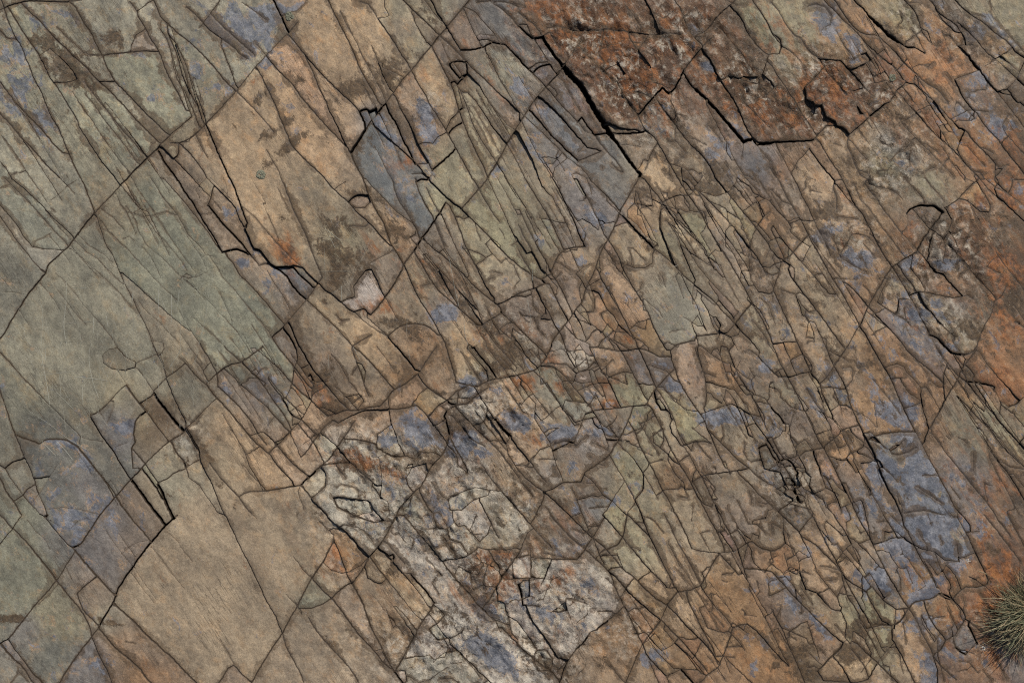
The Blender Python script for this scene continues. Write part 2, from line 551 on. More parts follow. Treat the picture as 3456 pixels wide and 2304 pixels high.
TILES.append((2556, 568, '''
2 120,0 180,90 230,190 290,300 350,400 400,480 450,590 510,700 580,820 650,950 720,1060 780,1160 850,1290 900,1380
2 900,1390 960,1480 1010,1568
2 690,0 750,110 810,220 870,330 940,430 1000,540 1060,660 1120,770 1190,870 1260,980 1340,1110
2 1340,1120 1400,1230 1460,1350 1520,1450
3 1520,1470 1590,1500 1640,1568
3 870,0 940,110
2 940,110 970,160 1050,260 1120,370 1190,460 1260,560 1340,640 1410,730 1500,830 1570,910
3 1540,900 1640,935
2 1640,935 1730,1040 1800,1110
2 590,0 680,110 670,180 700,260 700,360
1 680,110 750,100
1 690,130 760,220 800,270 870,340
2 0,190 60,260 130,320 190,390 270,470 310,540
2 0,310 60,400 110,510 160,620 200,710 240,800
2 0,560 70,650 140,740 210,820
2 65,900 140,850 210,825 290,770 360,690 440,600
1 0,770 60,890 110,990 140,1060
2 210,825 190,920 145,1055
2 0,1100 60,1105 130,1100 145,1055
2 145,1080 190,1180 240,1290 300,1410 350,1530
2 270,870 300,960 360,1040 430,1130 520,1250
1 370,440 410,460 480,465 540,440
2 290,40 360,160 400,250 450,340 490,430 540,540 600,650 650,770
2 220,290 300,320
1 110,170 170,240 220,290
1 130,80 70,110 50,230
1 440,0 430,130 420,180 380,220
1 130,490 200,600 270,690 310,740
1 290,480 360,470
2 340,770 420,860 500,950 580,1050 640,1110 720,1110
1 500,940 570,930
1 680,970 810,980 880,980
2 770,1000 860,1080 930,1160 990,1230
2 1190,870 1130,960 1070,1060 1020,1140 970,1240 910,1380
2 1190,870 1250,830 1310,790 1400,740
2 1400,740 1450,650 1530,530 1600,440 1640,390
3 1330,370 1420,330 1500,325
3 1510,330 1570,330 1640,390
2 1660,350 1760,280 1830,210 1900,140 1970,80 2050,0
3 1655,350 1710,450
2 1790,270 1860,290 1930,350 1970,380 2040,390 2060,330
2 1710,450 1700,500 1660,580 1640,640
2 1640,640 1750,760 1840,850 1910,930 2010,1040 2100,1130
3 1670,550 1720,590
1 1380,360 1450,440 1530,530
1 1320,400 1330,500 1280,570
2 1530,530 1600,600 1700,700 1790,790 1880,880
1 1500,380 1480,410 1500,490
1 950,120 1050,160 1150,180 1230,220 1290,280
1 940,80 1000,100
1 720,760 740,790 850,860 970,920
1 650,600 700,680 730,770 830,580 900,580 970,600 1030,660 1060,700
1 1640,640 1650,720 1640,800
1 1540,570 1510,680 1500,800
1 1250,0 1330,130 1420,220 1480,290
1 1450,40 1520,150 1610,240 1650,300
1 1800,0 1900,110
1 1890,0 1960,80 2050,200 2140,270 2230,350 2352,470
1 2000,80 2100,170 2200,220 2352,330
2 2040,40 2130,150 2230,240
1 1870,300 1950,450 1960,470
1 2350,1400 2280,1350
3 2280,1355 2330,1370
2 2110,740 2180,850 2260,950 2352,1060
1 2260,1200 2352,1330
2 2100,1170 2150,1140 2200,1040
2 2100,1170 2060,1290 2010,1380 1960,1500 1940,1568
1 1880,880 1900,780 1970,720
1 1880,880 1800,930 1780,970
2 1250,860 1310,960 1390,1060
1 1370,770 1350,880 1430,980 1490,1080
2 1340,1120 1420,1090 1500,1100 1650,1130 1740,1140 1850,1120 1900,1150
1 1420,1100 1470,1200 1560,1310 1650,1410 1750,1500
1 1360,1160 1250,1150 1240,1270
2 1060,1180 1130,1230 1220,1290 1300,1330 1360,1390
1 1060,1180 1090,1100 1150,980
2 990,1230 1060,1310 1140,1390 1220,1470 1300,1568
1 1000,1480 1060,1430 1130,1400
1 430,1240 420,1290 450,1360 430,1490 500,1500
1 370,1150 390,1210 460,1270 520,1250
2 520,1250 590,1340 660,1440 750,1568
1 500,1340 540,1440 600,1568
1 900,1390 860,1450 800,1568
2 0,1200 40,1330 90,1430 140,1568
1 170,1540 250,1530 350,1530
1 850,130 910,270 980,350 1050,450 1130,560 1230,690 1280,760
1 2350,100 2250,100 2180,40
1 500,280 540,330 560,400
1 700,430 820,440 890,450
1 2090,790 2020,870 2150,930
1 1910,930 1990,1040 2050,1180
'''))
TILES.append((0, 1136, '''
9 0,140 90,230 190,350 290,450 400,560 500,660 600,770 710,880
9 0,480 50,620 90,750 135,860
2 135,860 180,960 220,1060 270,1170 305,1280 330,1360
2 130,860 200,890 280,915 350,945 390,915 460,903 570,908 640,940 690,975
2 690,975 760,1060 830,1150 910,1250 1010,1390 1060,1480 1140,1568
9 710,880 690,975
9 710,880 770,905 900,925
2 0,1130 40,1160 100,1110 220,1070
9 40,1160 100,1260 180,1370 250,1450 350,1560
2 0,1250 50,1360 120,1450 180,1568
2 120,1450 200,1395 240,1345 310,1300
2 305,1250 440,1230
9 440,1230 510,1130
9 440,1230 370,1350 280,1460
9 330,1360 390,1480 420,1568
2 1010,1420 1080,1340 1150,1260 1230,1180 1280,1120 1370,1030 1480,930 1610,850 1640,800
2 1010,1420 950,1490 880,1568
3 820,735 880,840 940,930 1000,1010 1050,1100 1100,1180 1150,1260
4 1150,1260 1220,1350 1300,1460 1390,1568
2 820,735 800,690 880,660 960,580 1040,490 1110,425
9 830,680 990,560
9 1010,570 1000,640 950,760
2 1115,425 1170,510 1240,600 1290,660
1 1290,660 1370,780 1460,890 1480,930
3 1240,690 1290,660
2 1240,690 1200,740 1180,860 1190,930 1160,980 1210,1040 1270,1115
9 1020,970 1130,930
1 1160,980 1170,1120 1170,1155 1240,1160
1 1240,580 1350,510
9 1040,300 1115,425
1 1200,270 1270,360 1350,480
4 1355,500 1400,580 1470,660 1540,750 1610,825
2 1350,480 1420,410 1460,370
2 1460,365 1540,310 1630,240
2 1320,0 1350,80 1390,160 1440,260 1465,360
2 1465,365 1510,470 1550,570 1600,670 1640,750 1640,800
1 1390,150 1300,190 1200,230 1190,260
9 1035,100 1100,170 1200,230
9 1035,100 960,110 900,170 910,230 990,280 1100,295 1190,270
9 980,0 1035,100
1 1420,160 1460,70 1390,40
1 1580,180 1660,260 1750,370 1820,420
1 1700,180 1780,280 1830,390
2 1730,0 1790,110 1850,210 1910,330 1920,440
2 1820,420 1900,530 1990,620 2090,740 2180,850 2250,930 2352,1030
2 1830,400 1900,340 1980,270 2060,240 2130,220 2220,160 2352,60
2 1900,0 2000,110 2100,200 2200,300 2290,390 2352,450
2 1920,440 2020,530 2130,640 2230,770 2290,880 2352,950
1 2120,0 2200,130 2230,160
1 2160,20 2260,110 2352,190
1 1980,290 2080,380 2190,480 2352,620
2 2120,200 2210,310 2352,420
1 2160,360 2250,370 2300,290 2352,280
1 1650,800 1730,730 1800,650 1880,570
2 1640,790 1670,860 1700,920 1750,990
3 1650,800 1680,870 1750,990 1760,1060
1 1960,670 2030,790 2100,910 2150,1000 2200,1130 2270,1250 2320,1350
2 1760,1060 1800,1160 1850,1260 1900,1370 1940,1480 1970,1568
2 1850,1110 1930,1220 2010,1310 2110,1410
2 2110,1410 2180,1370 2352,1360
2 1510,940 1560,1030 1620,1110
3 1620,1110 1640,1160
2 1640,1160 1540,1200 1470,1250 1400,1280
2 1280,1120 1340,1210 1400,1300
3 1240,1150 1310,1250 1380,1340 1430,1440
4 1390,1300 1430,1380 1470,1480 1510,1568
1 1640,1160 1660,1240 1760,1310 1830,1420 1940,1568
1 1640,1150 1760,1080
2 2110,1410 2160,1490 2220,1568
1 2150,1130 2352,1360
9 420,1520 560,1500 700,1520 880,1568
0 365,0 375,200 405,380 440,600
0 405,0 400,210
0 797,20 783,200 810,370 870,540
0 1595,0 1585,130 1490,280
0 1770,0 1700,270
0 1970,0 1930,130 1912,275
0 1040,100 960,300 915,510
0 1110,0 1040,90
0 1280,30 1160,170 1150,280 1290,370
0 250,650 420,760 570,880 770,1000
0 490,910 580,1000 645,1085
0 360,345 550,315 660,300
0 525,330 535,520 500,620
0 490,480 650,640
0 640,350 830,370 960,390
0 370,920 500,1050
0 240,0 290,95
0 550,50 690,30
0 300,0 360,150
0 720,420 735,610
'''))
TILES.append((850, 1136, '''
2 0,60 90,140 130,180 200,250 280,330 370,430 440,500 520,560 600,640 670,700
1 130,170 60,220 0,240
1 0,330 60,300
2 170,0 240,110 330,220 420,330 480,410 550,470
1 330,140 420,260 520,400 560,450
2 320,0 390,110 400,200 370,290 360,380 340,450
3 390,0 430,100 480,190 540,290
3 510,320 545,410
1 545,410 530,470 520,570 480,650 430,740 350,820
2 350,820 270,910 220,960 160,1010
2 0,210 90,300 180,430 270,550
3 270,550 320,640 360,700
2 360,700 440,740 520,820 590,880
2 0,360 90,440 170,540 250,650 320,760 350,830
2 0,450 90,560 190,690 280,790 340,850
1 360,700 360,780 400,750
1 130,340 200,430 290,540 390,640 440,720
1 300,540 400,640 460,690
1 360,450 440,560 480,640
1 340,450 300,530 250,560
1 360,280 440,390 520,560
2 0,720 90,820 170,900 250,990 330,1090 420,1170 500,1230
2 0,860 80,940 160,1040 200,1100 290,1200 370,1280
2 410,770 480,860 550,950 610,1060 640,1110
1 340,850 390,960 430,1060 450,1090
1 600,840 760,970 870,1110
2 0,1150 50,1260 100,1350
2 0,1370 150,1355 300,1330 430,1310
2 430,1310 520,1220 620,1130 680,1080 750,980 830,860 910,740
3 430,1310 480,1260 560,1190
2 440,1320 510,1400 600,1500 670,1568
1 400,1340 430,1440 460,1520
1 430,1310 400,1380
1 630,1160 660,1220 650,1320 540,1410
2 630,1130 740,1115 860,1115
2 540,290 620,380 710,490 790,580 860,650
2 670,700 740,680 820,650 920,650 1050,620 1130,610 1200,540 1240,480 1330,430 1400,380 1480,310
2 690,730 760,760 860,710 960,660 1080,640 1190,640 1330,635 1450,605
2 700,740 620,820 560,900 460,1040
1 590,870 640,800 710,750
2 860,0 890,80 960,140 1040,220 1110,300 1170,370 1230,440
2 880,100 930,240 980,380 1000,450 1030,520
1 700,150 780,250 850,380 920,470 990,560
1 960,220 1000,300 1000,400
1 990,570 930,640
1 720,430 800,500 860,560 920,630
1 1060,30 1160,160 1260,300
3 1210,0 1280,90 1360,190 1440,290
3 1440,290 1480,305
2 1480,305 1540,210 1610,110 1680,20
2 1680,20 1720,110 1750,220 1780,320 1800,400
2 1470,350 1540,440 1640,510 1720,560
1 1550,450 1480,500 1410,600
2 1800,400 1870,420 1990,440 2080,390 2200,365 2352,340
3 1940,70 2010,170 2080,250 2130,320 2165,365
1 1860,50 1960,180 2070,300 2090,380
1 1840,130 1930,260 2020,400
1 1990,0 2100,130 2200,260
1 2120,0 2230,150 2352,290
1 2290,0 2340,90
2 1830,460 1720,560 1650,600 1570,690
3 1720,560 1760,590 1810,600
2 1810,600 1900,590 1990,510 2080,450
2 1810,600 1820,480 1940,410
1 1650,600 1720,650 1810,600
1 1200,540 1210,640 1230,760 1260,830 1290,940 1340,1030
1 1230,770 1110,860 1100,960
2 1450,605 1530,680 1600,770 1660,850 1720,940
3 1690,680 1720,770 1740,870
2 1740,870 1720,950 1680,1040 1600,1120 1550,1200 1500,1300 1400,1400 1300,1520 1280,1568
1 1570,800 1690,740
2 1760,690 1850,790 1930,890 2060,970
2 1740,870 1790,970 1850,1070 1910,1190
1 1720,950 1800,1030 1820,1130 1900,1200
2 1810,640 1920,750 2010,850 2100,930 2190,1020 2352,1220
2 1960,780 2020,760 2070,715 2140,715
4 2140,720 2200,800 2280,880
2 2280,880 2352,970
1 2080,640 2060,720
1 2100,915 2200,920 2240,950 2280,880
1 2240,950 2260,1030 2352,1180
2 2240,440 2320,560 2352,590
2 2030,1130 2110,1250 2210,1370 2352,1530
1 1980,1120 1920,1050 1920,1000
2 760,980 830,1070 930,1160 1010,1230 1090,1300 1130,1310
2 800,900 950,910 1090,940 1110,980 1230,1050 1370,1050
1 1370,1050 1440,1080 1500,1020 1600,1020 1670,1050
1 1390,1110 1360,1160 1540,1110 1550,1180
1 1130,1070 1150,1250 1140,1400 1200,1450 1220,1568
1 740,1140 830,1240
1 740,1400 850,1420 1030,1440 1050,1520
1 700,1380 760,1500 900,1568
1 1350,1220 1390,1340
2 1480,1350 1520,1450 1600,1560
1 1580,1280 1640,1370 1720,1430
1 1720,1430 1850,1370 1960,1330 2100,1350 2210,1360
1 1850,1530 1950,1440 2100,1390
2 2000,1430 2070,1568
1 1730,1430 1750,1530 1850,1530
1 1040,1440 1080,1520 1130,1568
1 1050,1300 1130,1400 1150,1450
0 320,30 280,210
0 680,150 675,280
0 890,0 900,100 960,210
0 1360,0 1380,110 1400,220
0 1900,0 1920,190
'''))
TILES.append((1700, 1136, '''
2 465,0 430,70 370,190 320,260 260,300 170,325 90,345 0,360
2 220,0 300,90 370,160
1 70,0 130,110 170,200 190,290
1 0,50 90,180 170,290
1 230,100 330,220
2 510,0 540,80 580,190 630,270 650,290
1 510,30 520,80
2 370,235 480,240 560,250 640,320 730,290 800,230 830,240
2 710,0 770,120 830,250 900,350 960,460 1010,580 1040,630
1 640,0 740,60 860,100 1000,125 1030,125
2 940,0 1010,90 1060,170 1120,290 1190,420 1260,560
2 1120,0 1190,105 1250,230 1300,350 1345,460
2 1030,125 1110,120 1190,105 1280,130 1370,180 1465,175
1 1190,110 1250,60 1340,20
2 1370,0 1450,130
2 1700,10 1680,40 1550,60 1470,120 1480,200 1510,280 1540,370 1600,490 1680,610 1740,690 1790,790 1840,910 1900,1050 1960,1170
2 1705,20 1710,130 1740,250 1780,380 1785,560 1760,650
2 1510,280 1440,350 1345,460 1310,500 1260,600
2 260,300 330,365 440,520 540,640 650,780
1 440,265 540,350 620,450 700,540 780,640 840,740 890,850 930,980
2 430,265 360,250
1 780,280 830,400 870,450 920,600
1 680,460 780,420 870,405 935,410
2 920,360 1000,330 1070,310 1140,325
2 790,650 920,640 1080,620 1260,600
2 720,680 790,655
1 780,640 760,590 640,575 540,560 510,670
1 140,400 200,500 280,590 270,720 340,830 400,920 430,1010
1 190,400 270,520 350,620 440,730
2 370,390 460,540 560,690 640,800
2 130,400 60,450 30,490 90,570 180,680
3 30,480 100,560
1 720,680 690,760 640,870 620,940
3 445,948 540,920 620,938
3 430,1015 465,1012
1 380,820 480,805 400,860
2 0,820 60,890 130,990 240,1110 300,1200 380,1280
1 240,1100 320,990 420,960
1 240,1100 180,1170
2 0,1050 100,1150 190,1240 270,1310 360,1365
2 360,1365 440,1335 520,1290 600,1285 680,1280
1 430,1010 460,1120 500,1210 530,1290
2 680,1280 720,1200 800,1140 880,1085 930,1040 1000,930 1060,820 1110,710 1140,620
1 720,1220 800,1290 870,1390 960,1450 1070,1560
3 910,910 1000,915
2 900,800 970,750 1000,690
1 890,790 1000,870
1 920,780 1000,880
1 930,1040 1000,1160 1070,1270 1130,1390 1190,1500 1220,1568
1 730,1290 830,1290
1 640,1440 780,1400 860,1410
1 600,1330 650,1450 700,1568
2 360,1370 460,1460 580,1568
2 360,1370 340,1450 290,1550
1 0,1070 80,1180 150,1280 270,1420
1 0,1370 100,1480 160,1568
1 370,1500 420,1568
1 1070,1270 980,1400 910,1530 870,1568
1 1000,930 1080,1010 1150,1080 1210,1170 1290,1300 1360,1430
2 1100,740 1160,850 1200,960 1270,1090 1330,1200 1400,1350 1460,1450 1510,1560
1 1370,1380 1420,1350 1560,1340
2 1285,600 1340,700 1390,800 1440,920 1500,1040 1560,1140 1640,1270 1700,1390 1760,1500 1800,1568
1 1370,490 1440,600 1500,720 1540,850 1590,970 1650,1060 1700,1170 1745,1230
3 1330,490 1350,570
3 1345,575 1400,660
2 1350,710 1390,790
1 1380,825 1320,870 1320,930 1380,980 1410,920 1410,860
2 1395,985 1440,1030 1490,1090 1570,1140
2 1590,960 1680,930 1760,925 1830,940
1 1660,800 1740,870 1830,940
1 1410,460 1500,560 1600,640 1700,660
2 1280,1120 1400,1080
1 1570,1080 1620,1050
1 1160,980 1260,1030 1320,1050
2 1650,1290 1750,1230 1900,1200 2020,1185 2150,1165
2 1745,1230 1800,1350 1860,1470 1910,1568
2 1780,790 1860,880 1960,980 2060,1080 2160,1160 2240,1230 2352,1310
1 1740,680 1850,640 2010,590 2110,640 2170,680 2270,710
1 1840,20 1900,130 1940,260 1990,400
2 1910,0 1980,120 2030,240 2080,350 2150,460 2220,580 2270,700 2330,830
1 2110,640 2160,780 2210,900 2230,940
1 1815,400 1930,440 2030,470
1 2160,110 2240,170 2352,290
1 2150,0 2240,120
1 2190,360 2190,440 2230,520 2300,540 2352,600
1 2000,240 2010,300 2090,360
2 2060,0 2010,70 1990,130
1 2130,940 2120,1020 2150,1080 2190,1105
3 2190,1105 2280,1085
3 2250,980 2320,950 2352,1000
2 2060,1200 2160,1290 2250,1390 2352,1480
1 1700,1390 1760,1470 1830,1500 1860,1440
1 1240,1200 1230,1350 1160,1430 1150,1480 1090,1550
1 1280,1130 1250,1180
1 1830,1290 1745,1230
'''))
TILES.append((2556, 1136, '''
2 90,0 150,110 200,230 260,340 330,470 390,590 440,700 490,810 540,910 580,980 640,1080 700,1200 770,1340 830,1470 880,1568
2 340,0 380,110 430,220 490,340 550,420 580,520 640,640 690,770
2 150,90 240,50 340,50
2 0,170 80,260 190,355
2 190,355 300,350 400,320 470,315
2 850,0 780,110 680,260 600,370 550,415
2 570,0 620,130 670,250 730,350 780,450 810,570 850,670 900,780 960,900 1020,1010 1060,1110 1100,1220 1160,1350 1220,1450 1260,1550
2 960,0 1030,120 1100,240 1180,370 1240,510 1300,650 1370,790 1440,930
2 1440,930 1490,1040 1560,1160 1630,1290 1690,1390 1740,1500 1800,1568
1 690,0 780,105
2 1230,0 1330,130 1440,230 1560,330 1660,430
1 1130,270 1230,240 1310,270
1 1200,370 1300,360
1 1020,370 1100,470 1190,580 1270,690
1 1260,380 1340,500 1440,560 1480,700 1510,800
1 1310,630 1410,600
2 1540,0 1600,130 1680,230 1760,330 1830,400
3 1570,0 1630,60 1700,130 1740,150 1830,160
2 1830,160 1910,120 1950,0
2 1830,160 1920,130
2 1960,30 1910,140 1810,280 1760,390 1680,520 1620,640 1550,760 1500,850 1470,940
1 1740,150 1820,260
2 1780,350 1850,400
3 1850,400 1930,405 2050,430 2115,455
1 2050,430 2120,520 2150,600 2130,700
1 1960,130 2030,240 2120,350 2220,450 2290,540
2 1840,250 1930,350
2 1680,230 1640,370 1660,560
2 1670,280 1740,280
2 1760,520 1850,610 1950,720 2050,820 2130,930 2200,1010 2300,1100 2352,1150
2 1850,400 1940,510 2050,640 2150,760 2230,850 2352,980
1 1830,420 1870,550
1 2130,560 2220,620 2290,590 2352,530
1 2150,600 2260,680 2352,790
1 1990,740 2100,850 2230,1010 2352,1140
2 980,890 1100,860 1250,840 1390,840
2 1540,850 1610,940 1680,1040 1760,1140 1850,1250 1940,1360 2040,1480 2110,1568
1 1540,850 1530,780
1 0,540 80,530 110,600 180,720
3 120,630 200,700 240,765
1 200,760 280,770 300,900 340,1000 345,1050
1 180,340 190,380
1 190,520 300,620 410,660
2 440,460 500,570 590,690 660,830
1 140,380 160,500
2 580,975 650,920 710,870 760,820 900,780
2 400,1015 490,1000 580,980
2 720,600 780,610 840,635
1 720,600 730,560
1 840,270 840,380 790,440
1 750,280 850,260
2 0,700 50,790 110,860 180,1000 220,1060
2 0,980 80,950 140,930
3 80,950 130,1040 180,1110
3 180,1110 240,1080 290,1095
2 240,1085 360,1050
3 290,1100 330,1150 365,1220
3 490,1015 530,1120 565,1220
2 565,1220 620,1240
2 570,1220 600,1330 680,1370 740,1400
1 340,1150 440,1160
2 220,1110 260,1180 300,1260
4 300,1260 340,1320
4 325,1350 370,1450
3 320,1510 345,1540
1 340,1320 400,1400 460,1560
1 0,1230 80,1300 130,1330
1 340,1320 260,1300 180,1340
1 60,1200 130,1150 200,1110
1 430,1400 520,1370 600,1340
2 0,1340 100,1450 200,1568
1 560,1390 610,1500 680,1568
2 780,1470 830,1480
1 840,1080 900,1200 980,1330 1060,1470 1110,1568
1 880,1020 960,1050 1060,1110
1 950,880 930,970 880,1010 800,1040
1 980,900 1080,940 1160,1000
2 1160,990 1180,1030 1240,1040 1330,1010 1400,970
1 1160,990 1230,950 1300,950
2 1260,1550 1350,1545 1480,1530 1550,1550 1670,1568
1 1450,1220 1590,1220
1 1700,1310 1790,1430
1 2020,900 2050,1080 2110,1200 2190,1330 2260,1470 2310,1568
2 2110,1080 2190,1180 2260,1280 2352,1440
1 2150,1100 2230,1150 2352,1170
1 1240,1420 1280,1520
1 2352,880 2300,950
1 2240,1190 2290,1260 2352,1330
'''))
TILES.append((0, 1704, '''
2 960,0 870,100 800,210 710,350
3 630,375 690,355
2 660,410 600,500 540,600 490,670 400,780 310,880 210,1010
2 0,80 110,205 220,320 330,450 450,600 500,670 590,780 690,900 750,990 790,1080 810,1150
9 290,0 190,90 110,205 0,340
9 140,0 190,80
2 280,0 400,110 500,230 600,340 660,400 740,500 830,600 920,700 1010,790
3 390,105 420,85
2 680,780 760,700 850,630
2 680,780 740,930 810,1000 870,1060
2 1060,0 1130,90 1200,170 1280,260 1330,320
4 1310,0 1370,70 1460,180
3 1480,0 1490,50 1530,100
3 1560,90 1460,180 1400,250 1330,330 1250,430 1180,530 1100,640 1040,740 1010,830 960,920 900,1020 870,1080
2 870,1080 810,1160 720,1270 640,1380 570,1480 520,1568
2 810,1160 850,1260 900,1380 950,1470 985,1568
2 870,1080 940,1160 1020,1260 1130,1350 1230,1440 1330,1568
2 1010,870 1100,950 1200,1040 1300,1150 1410,1250 1530,1360 1620,1460 1730,1568
9 1480,240 1550,300 1620,400 1700,500
9 1340,370 1430,480 1500,580 1630,740
9 1180,540 1240,640 1320,750 1380,830
9 1160,600 1260,740 1360,860
9 930,220 1000,330 1080,430 1160,530
9 1040,240 1110,340 1190,450
9 240,130 310,230 380,290 440,390
9 1320,300 1180,340 1090,390
9 630,200 690,140 780,110
9 450,130 530,190
2 1940,0 1990,90 2060,240 2130,390 2200,520 2280,690 2352,850
9 2150,0 2270,120
9 1940,1180 2010,1300 2060,1400
2 2352,1340 2280,1450 2220,1568
2 1930,1568 2010,1440 2060,1415 2110,1470 2200,1560
2 0,1220 70,1180 160,1070 210,1010
2 20,1240 110,1350 200,1430 290,1568
2 80,1190 140,1290 230,1410 300,1500 370,1568
9 160,1450 150,1490 90,1568
9 580,540 630,650
9 1180,340 1070,430
9 1110,1200 1200,1220
9 510,700 430,790 340,870
9 160,1460 260,1568
'''))
TILES.append((850, 1704, '''
2 580,0 650,70 730,150 820,220 900,300 960,370 1040,440
2 1360,0 1300,70 1240,150 1180,270 1110,370 1040,450 980,560 900,670
2 900,670 800,730 700,820 600,880 500,910 420,905
1 600,140 650,190 720,260 725,310
2 725,310 680,400 625,500 530,640 460,770 400,890 330,1010 270,1120
2 270,1130 190,1240 110,1370 30,1500 0,1560
2 0,550 60,700 130,850 200,960 240,1060 270,1130
2 270,1130 310,1260 380,1390 430,1480 460,1560
1 625,500 700,570 790,600 870,580 960,530 1040,450
2 720,310 770,420 810,520 840,600 880,680 930,780 980,880 1020,1000 1060,1100 1110,1190 1150,1270 1190,1350 1240,1440 1255,1470
1 370,450 460,580 530,640
2 530,650 610,740 700,820 790,930 870,1050 970,1170 1080,1280 1150,1370 1240,1450
1 300,780 400,880 450,960
2 500,990 560,1090 650,1200 760,1320 860,1430 940,1560
1 400,895 450,980
1 1080,1280 1140,1265 1180,1350 1170,1375
3 1110,375 1170,420 1210,450 1240,435 1265,470
1 1040,460 1110,560 1200,670 1290,780 1380,890 1450,970 1500,1010
1 1000,540 1020,640 1090,680 1140,690 1190,650
1 1170,420 1280,530 1380,660 1480,780 1560,900
1 1260,880 1350,970 1450,1090
3 1400,620 1470,690 1540,770 1610,860
2 1610,860 1560,950 1500,1030 1440,1140 1380,1250 1320,1370 1255,1470
3 1255,1470 1330,1568
2 1180,320 1270,420 1350,520
1 1300,590 1400,605
2 1320,80 1400,160 1500,280 1600,400 1690,510 1790,640 1900,760 2000,880 2080,960 2160,1020
1 1580,50 1640,200
1 1280,240 1360,330
1 1180,910 1250,1100
1 640,50 740,80 880,70 980,120 1080,150 1180,130
2 740,0 820,60 900,100
1 800,160 940,190 1030,260 1070,310
1 820,210 700,200
2 1050,20 1100,70 1170,130 1240,140
1 1210,0 1230,40 1300,60
1 1740,20 1800,50 1880,20 1950,40 1980,90 1930,210 1980,290 2010,320
1 1740,20 1780,150 1840,200
2 2040,0 2090,120 2150,240 2180,290
1 2010,380 2090,395 2240,395 2352,370
2 1700,480 1850,460 1950,410 2010,350
1 2010,320 1870,180
1 1690,280 1810,450
2 2090,400 2140,490 2200,580
2 2352,450 2270,540 2180,680 2100,820 2030,910
1 1650,780 1590,700 1620,640
3 1640,570 1670,620
1 1630,900 1700,970 1640,1040 1570,1080
2 1550,1080 1640,1180 1750,1170 1850,1120 1870,1080
2 1730,1190 1850,1310 1970,1430 2120,1568
1 2030,910 2130,1010 2260,1050
2 2190,1070 2280,1150 2352,1220
1 2250,920 2290,1120 2352,1190
1 1590,1390 1680,1310 1800,1270
1 1380,1500 1470,1560 1560,1540 1650,1470 1730,1420
1 1000,450 920,360
1 1270,1460 1350,1460 1370,1560
1 1650,1530 1760,1520 1830,1568
1 1940,1568 2060,1568
1 1720,180 1660,60
1 2300,0 2352,100
1 2110,170 2080,260 2030,300
'''))
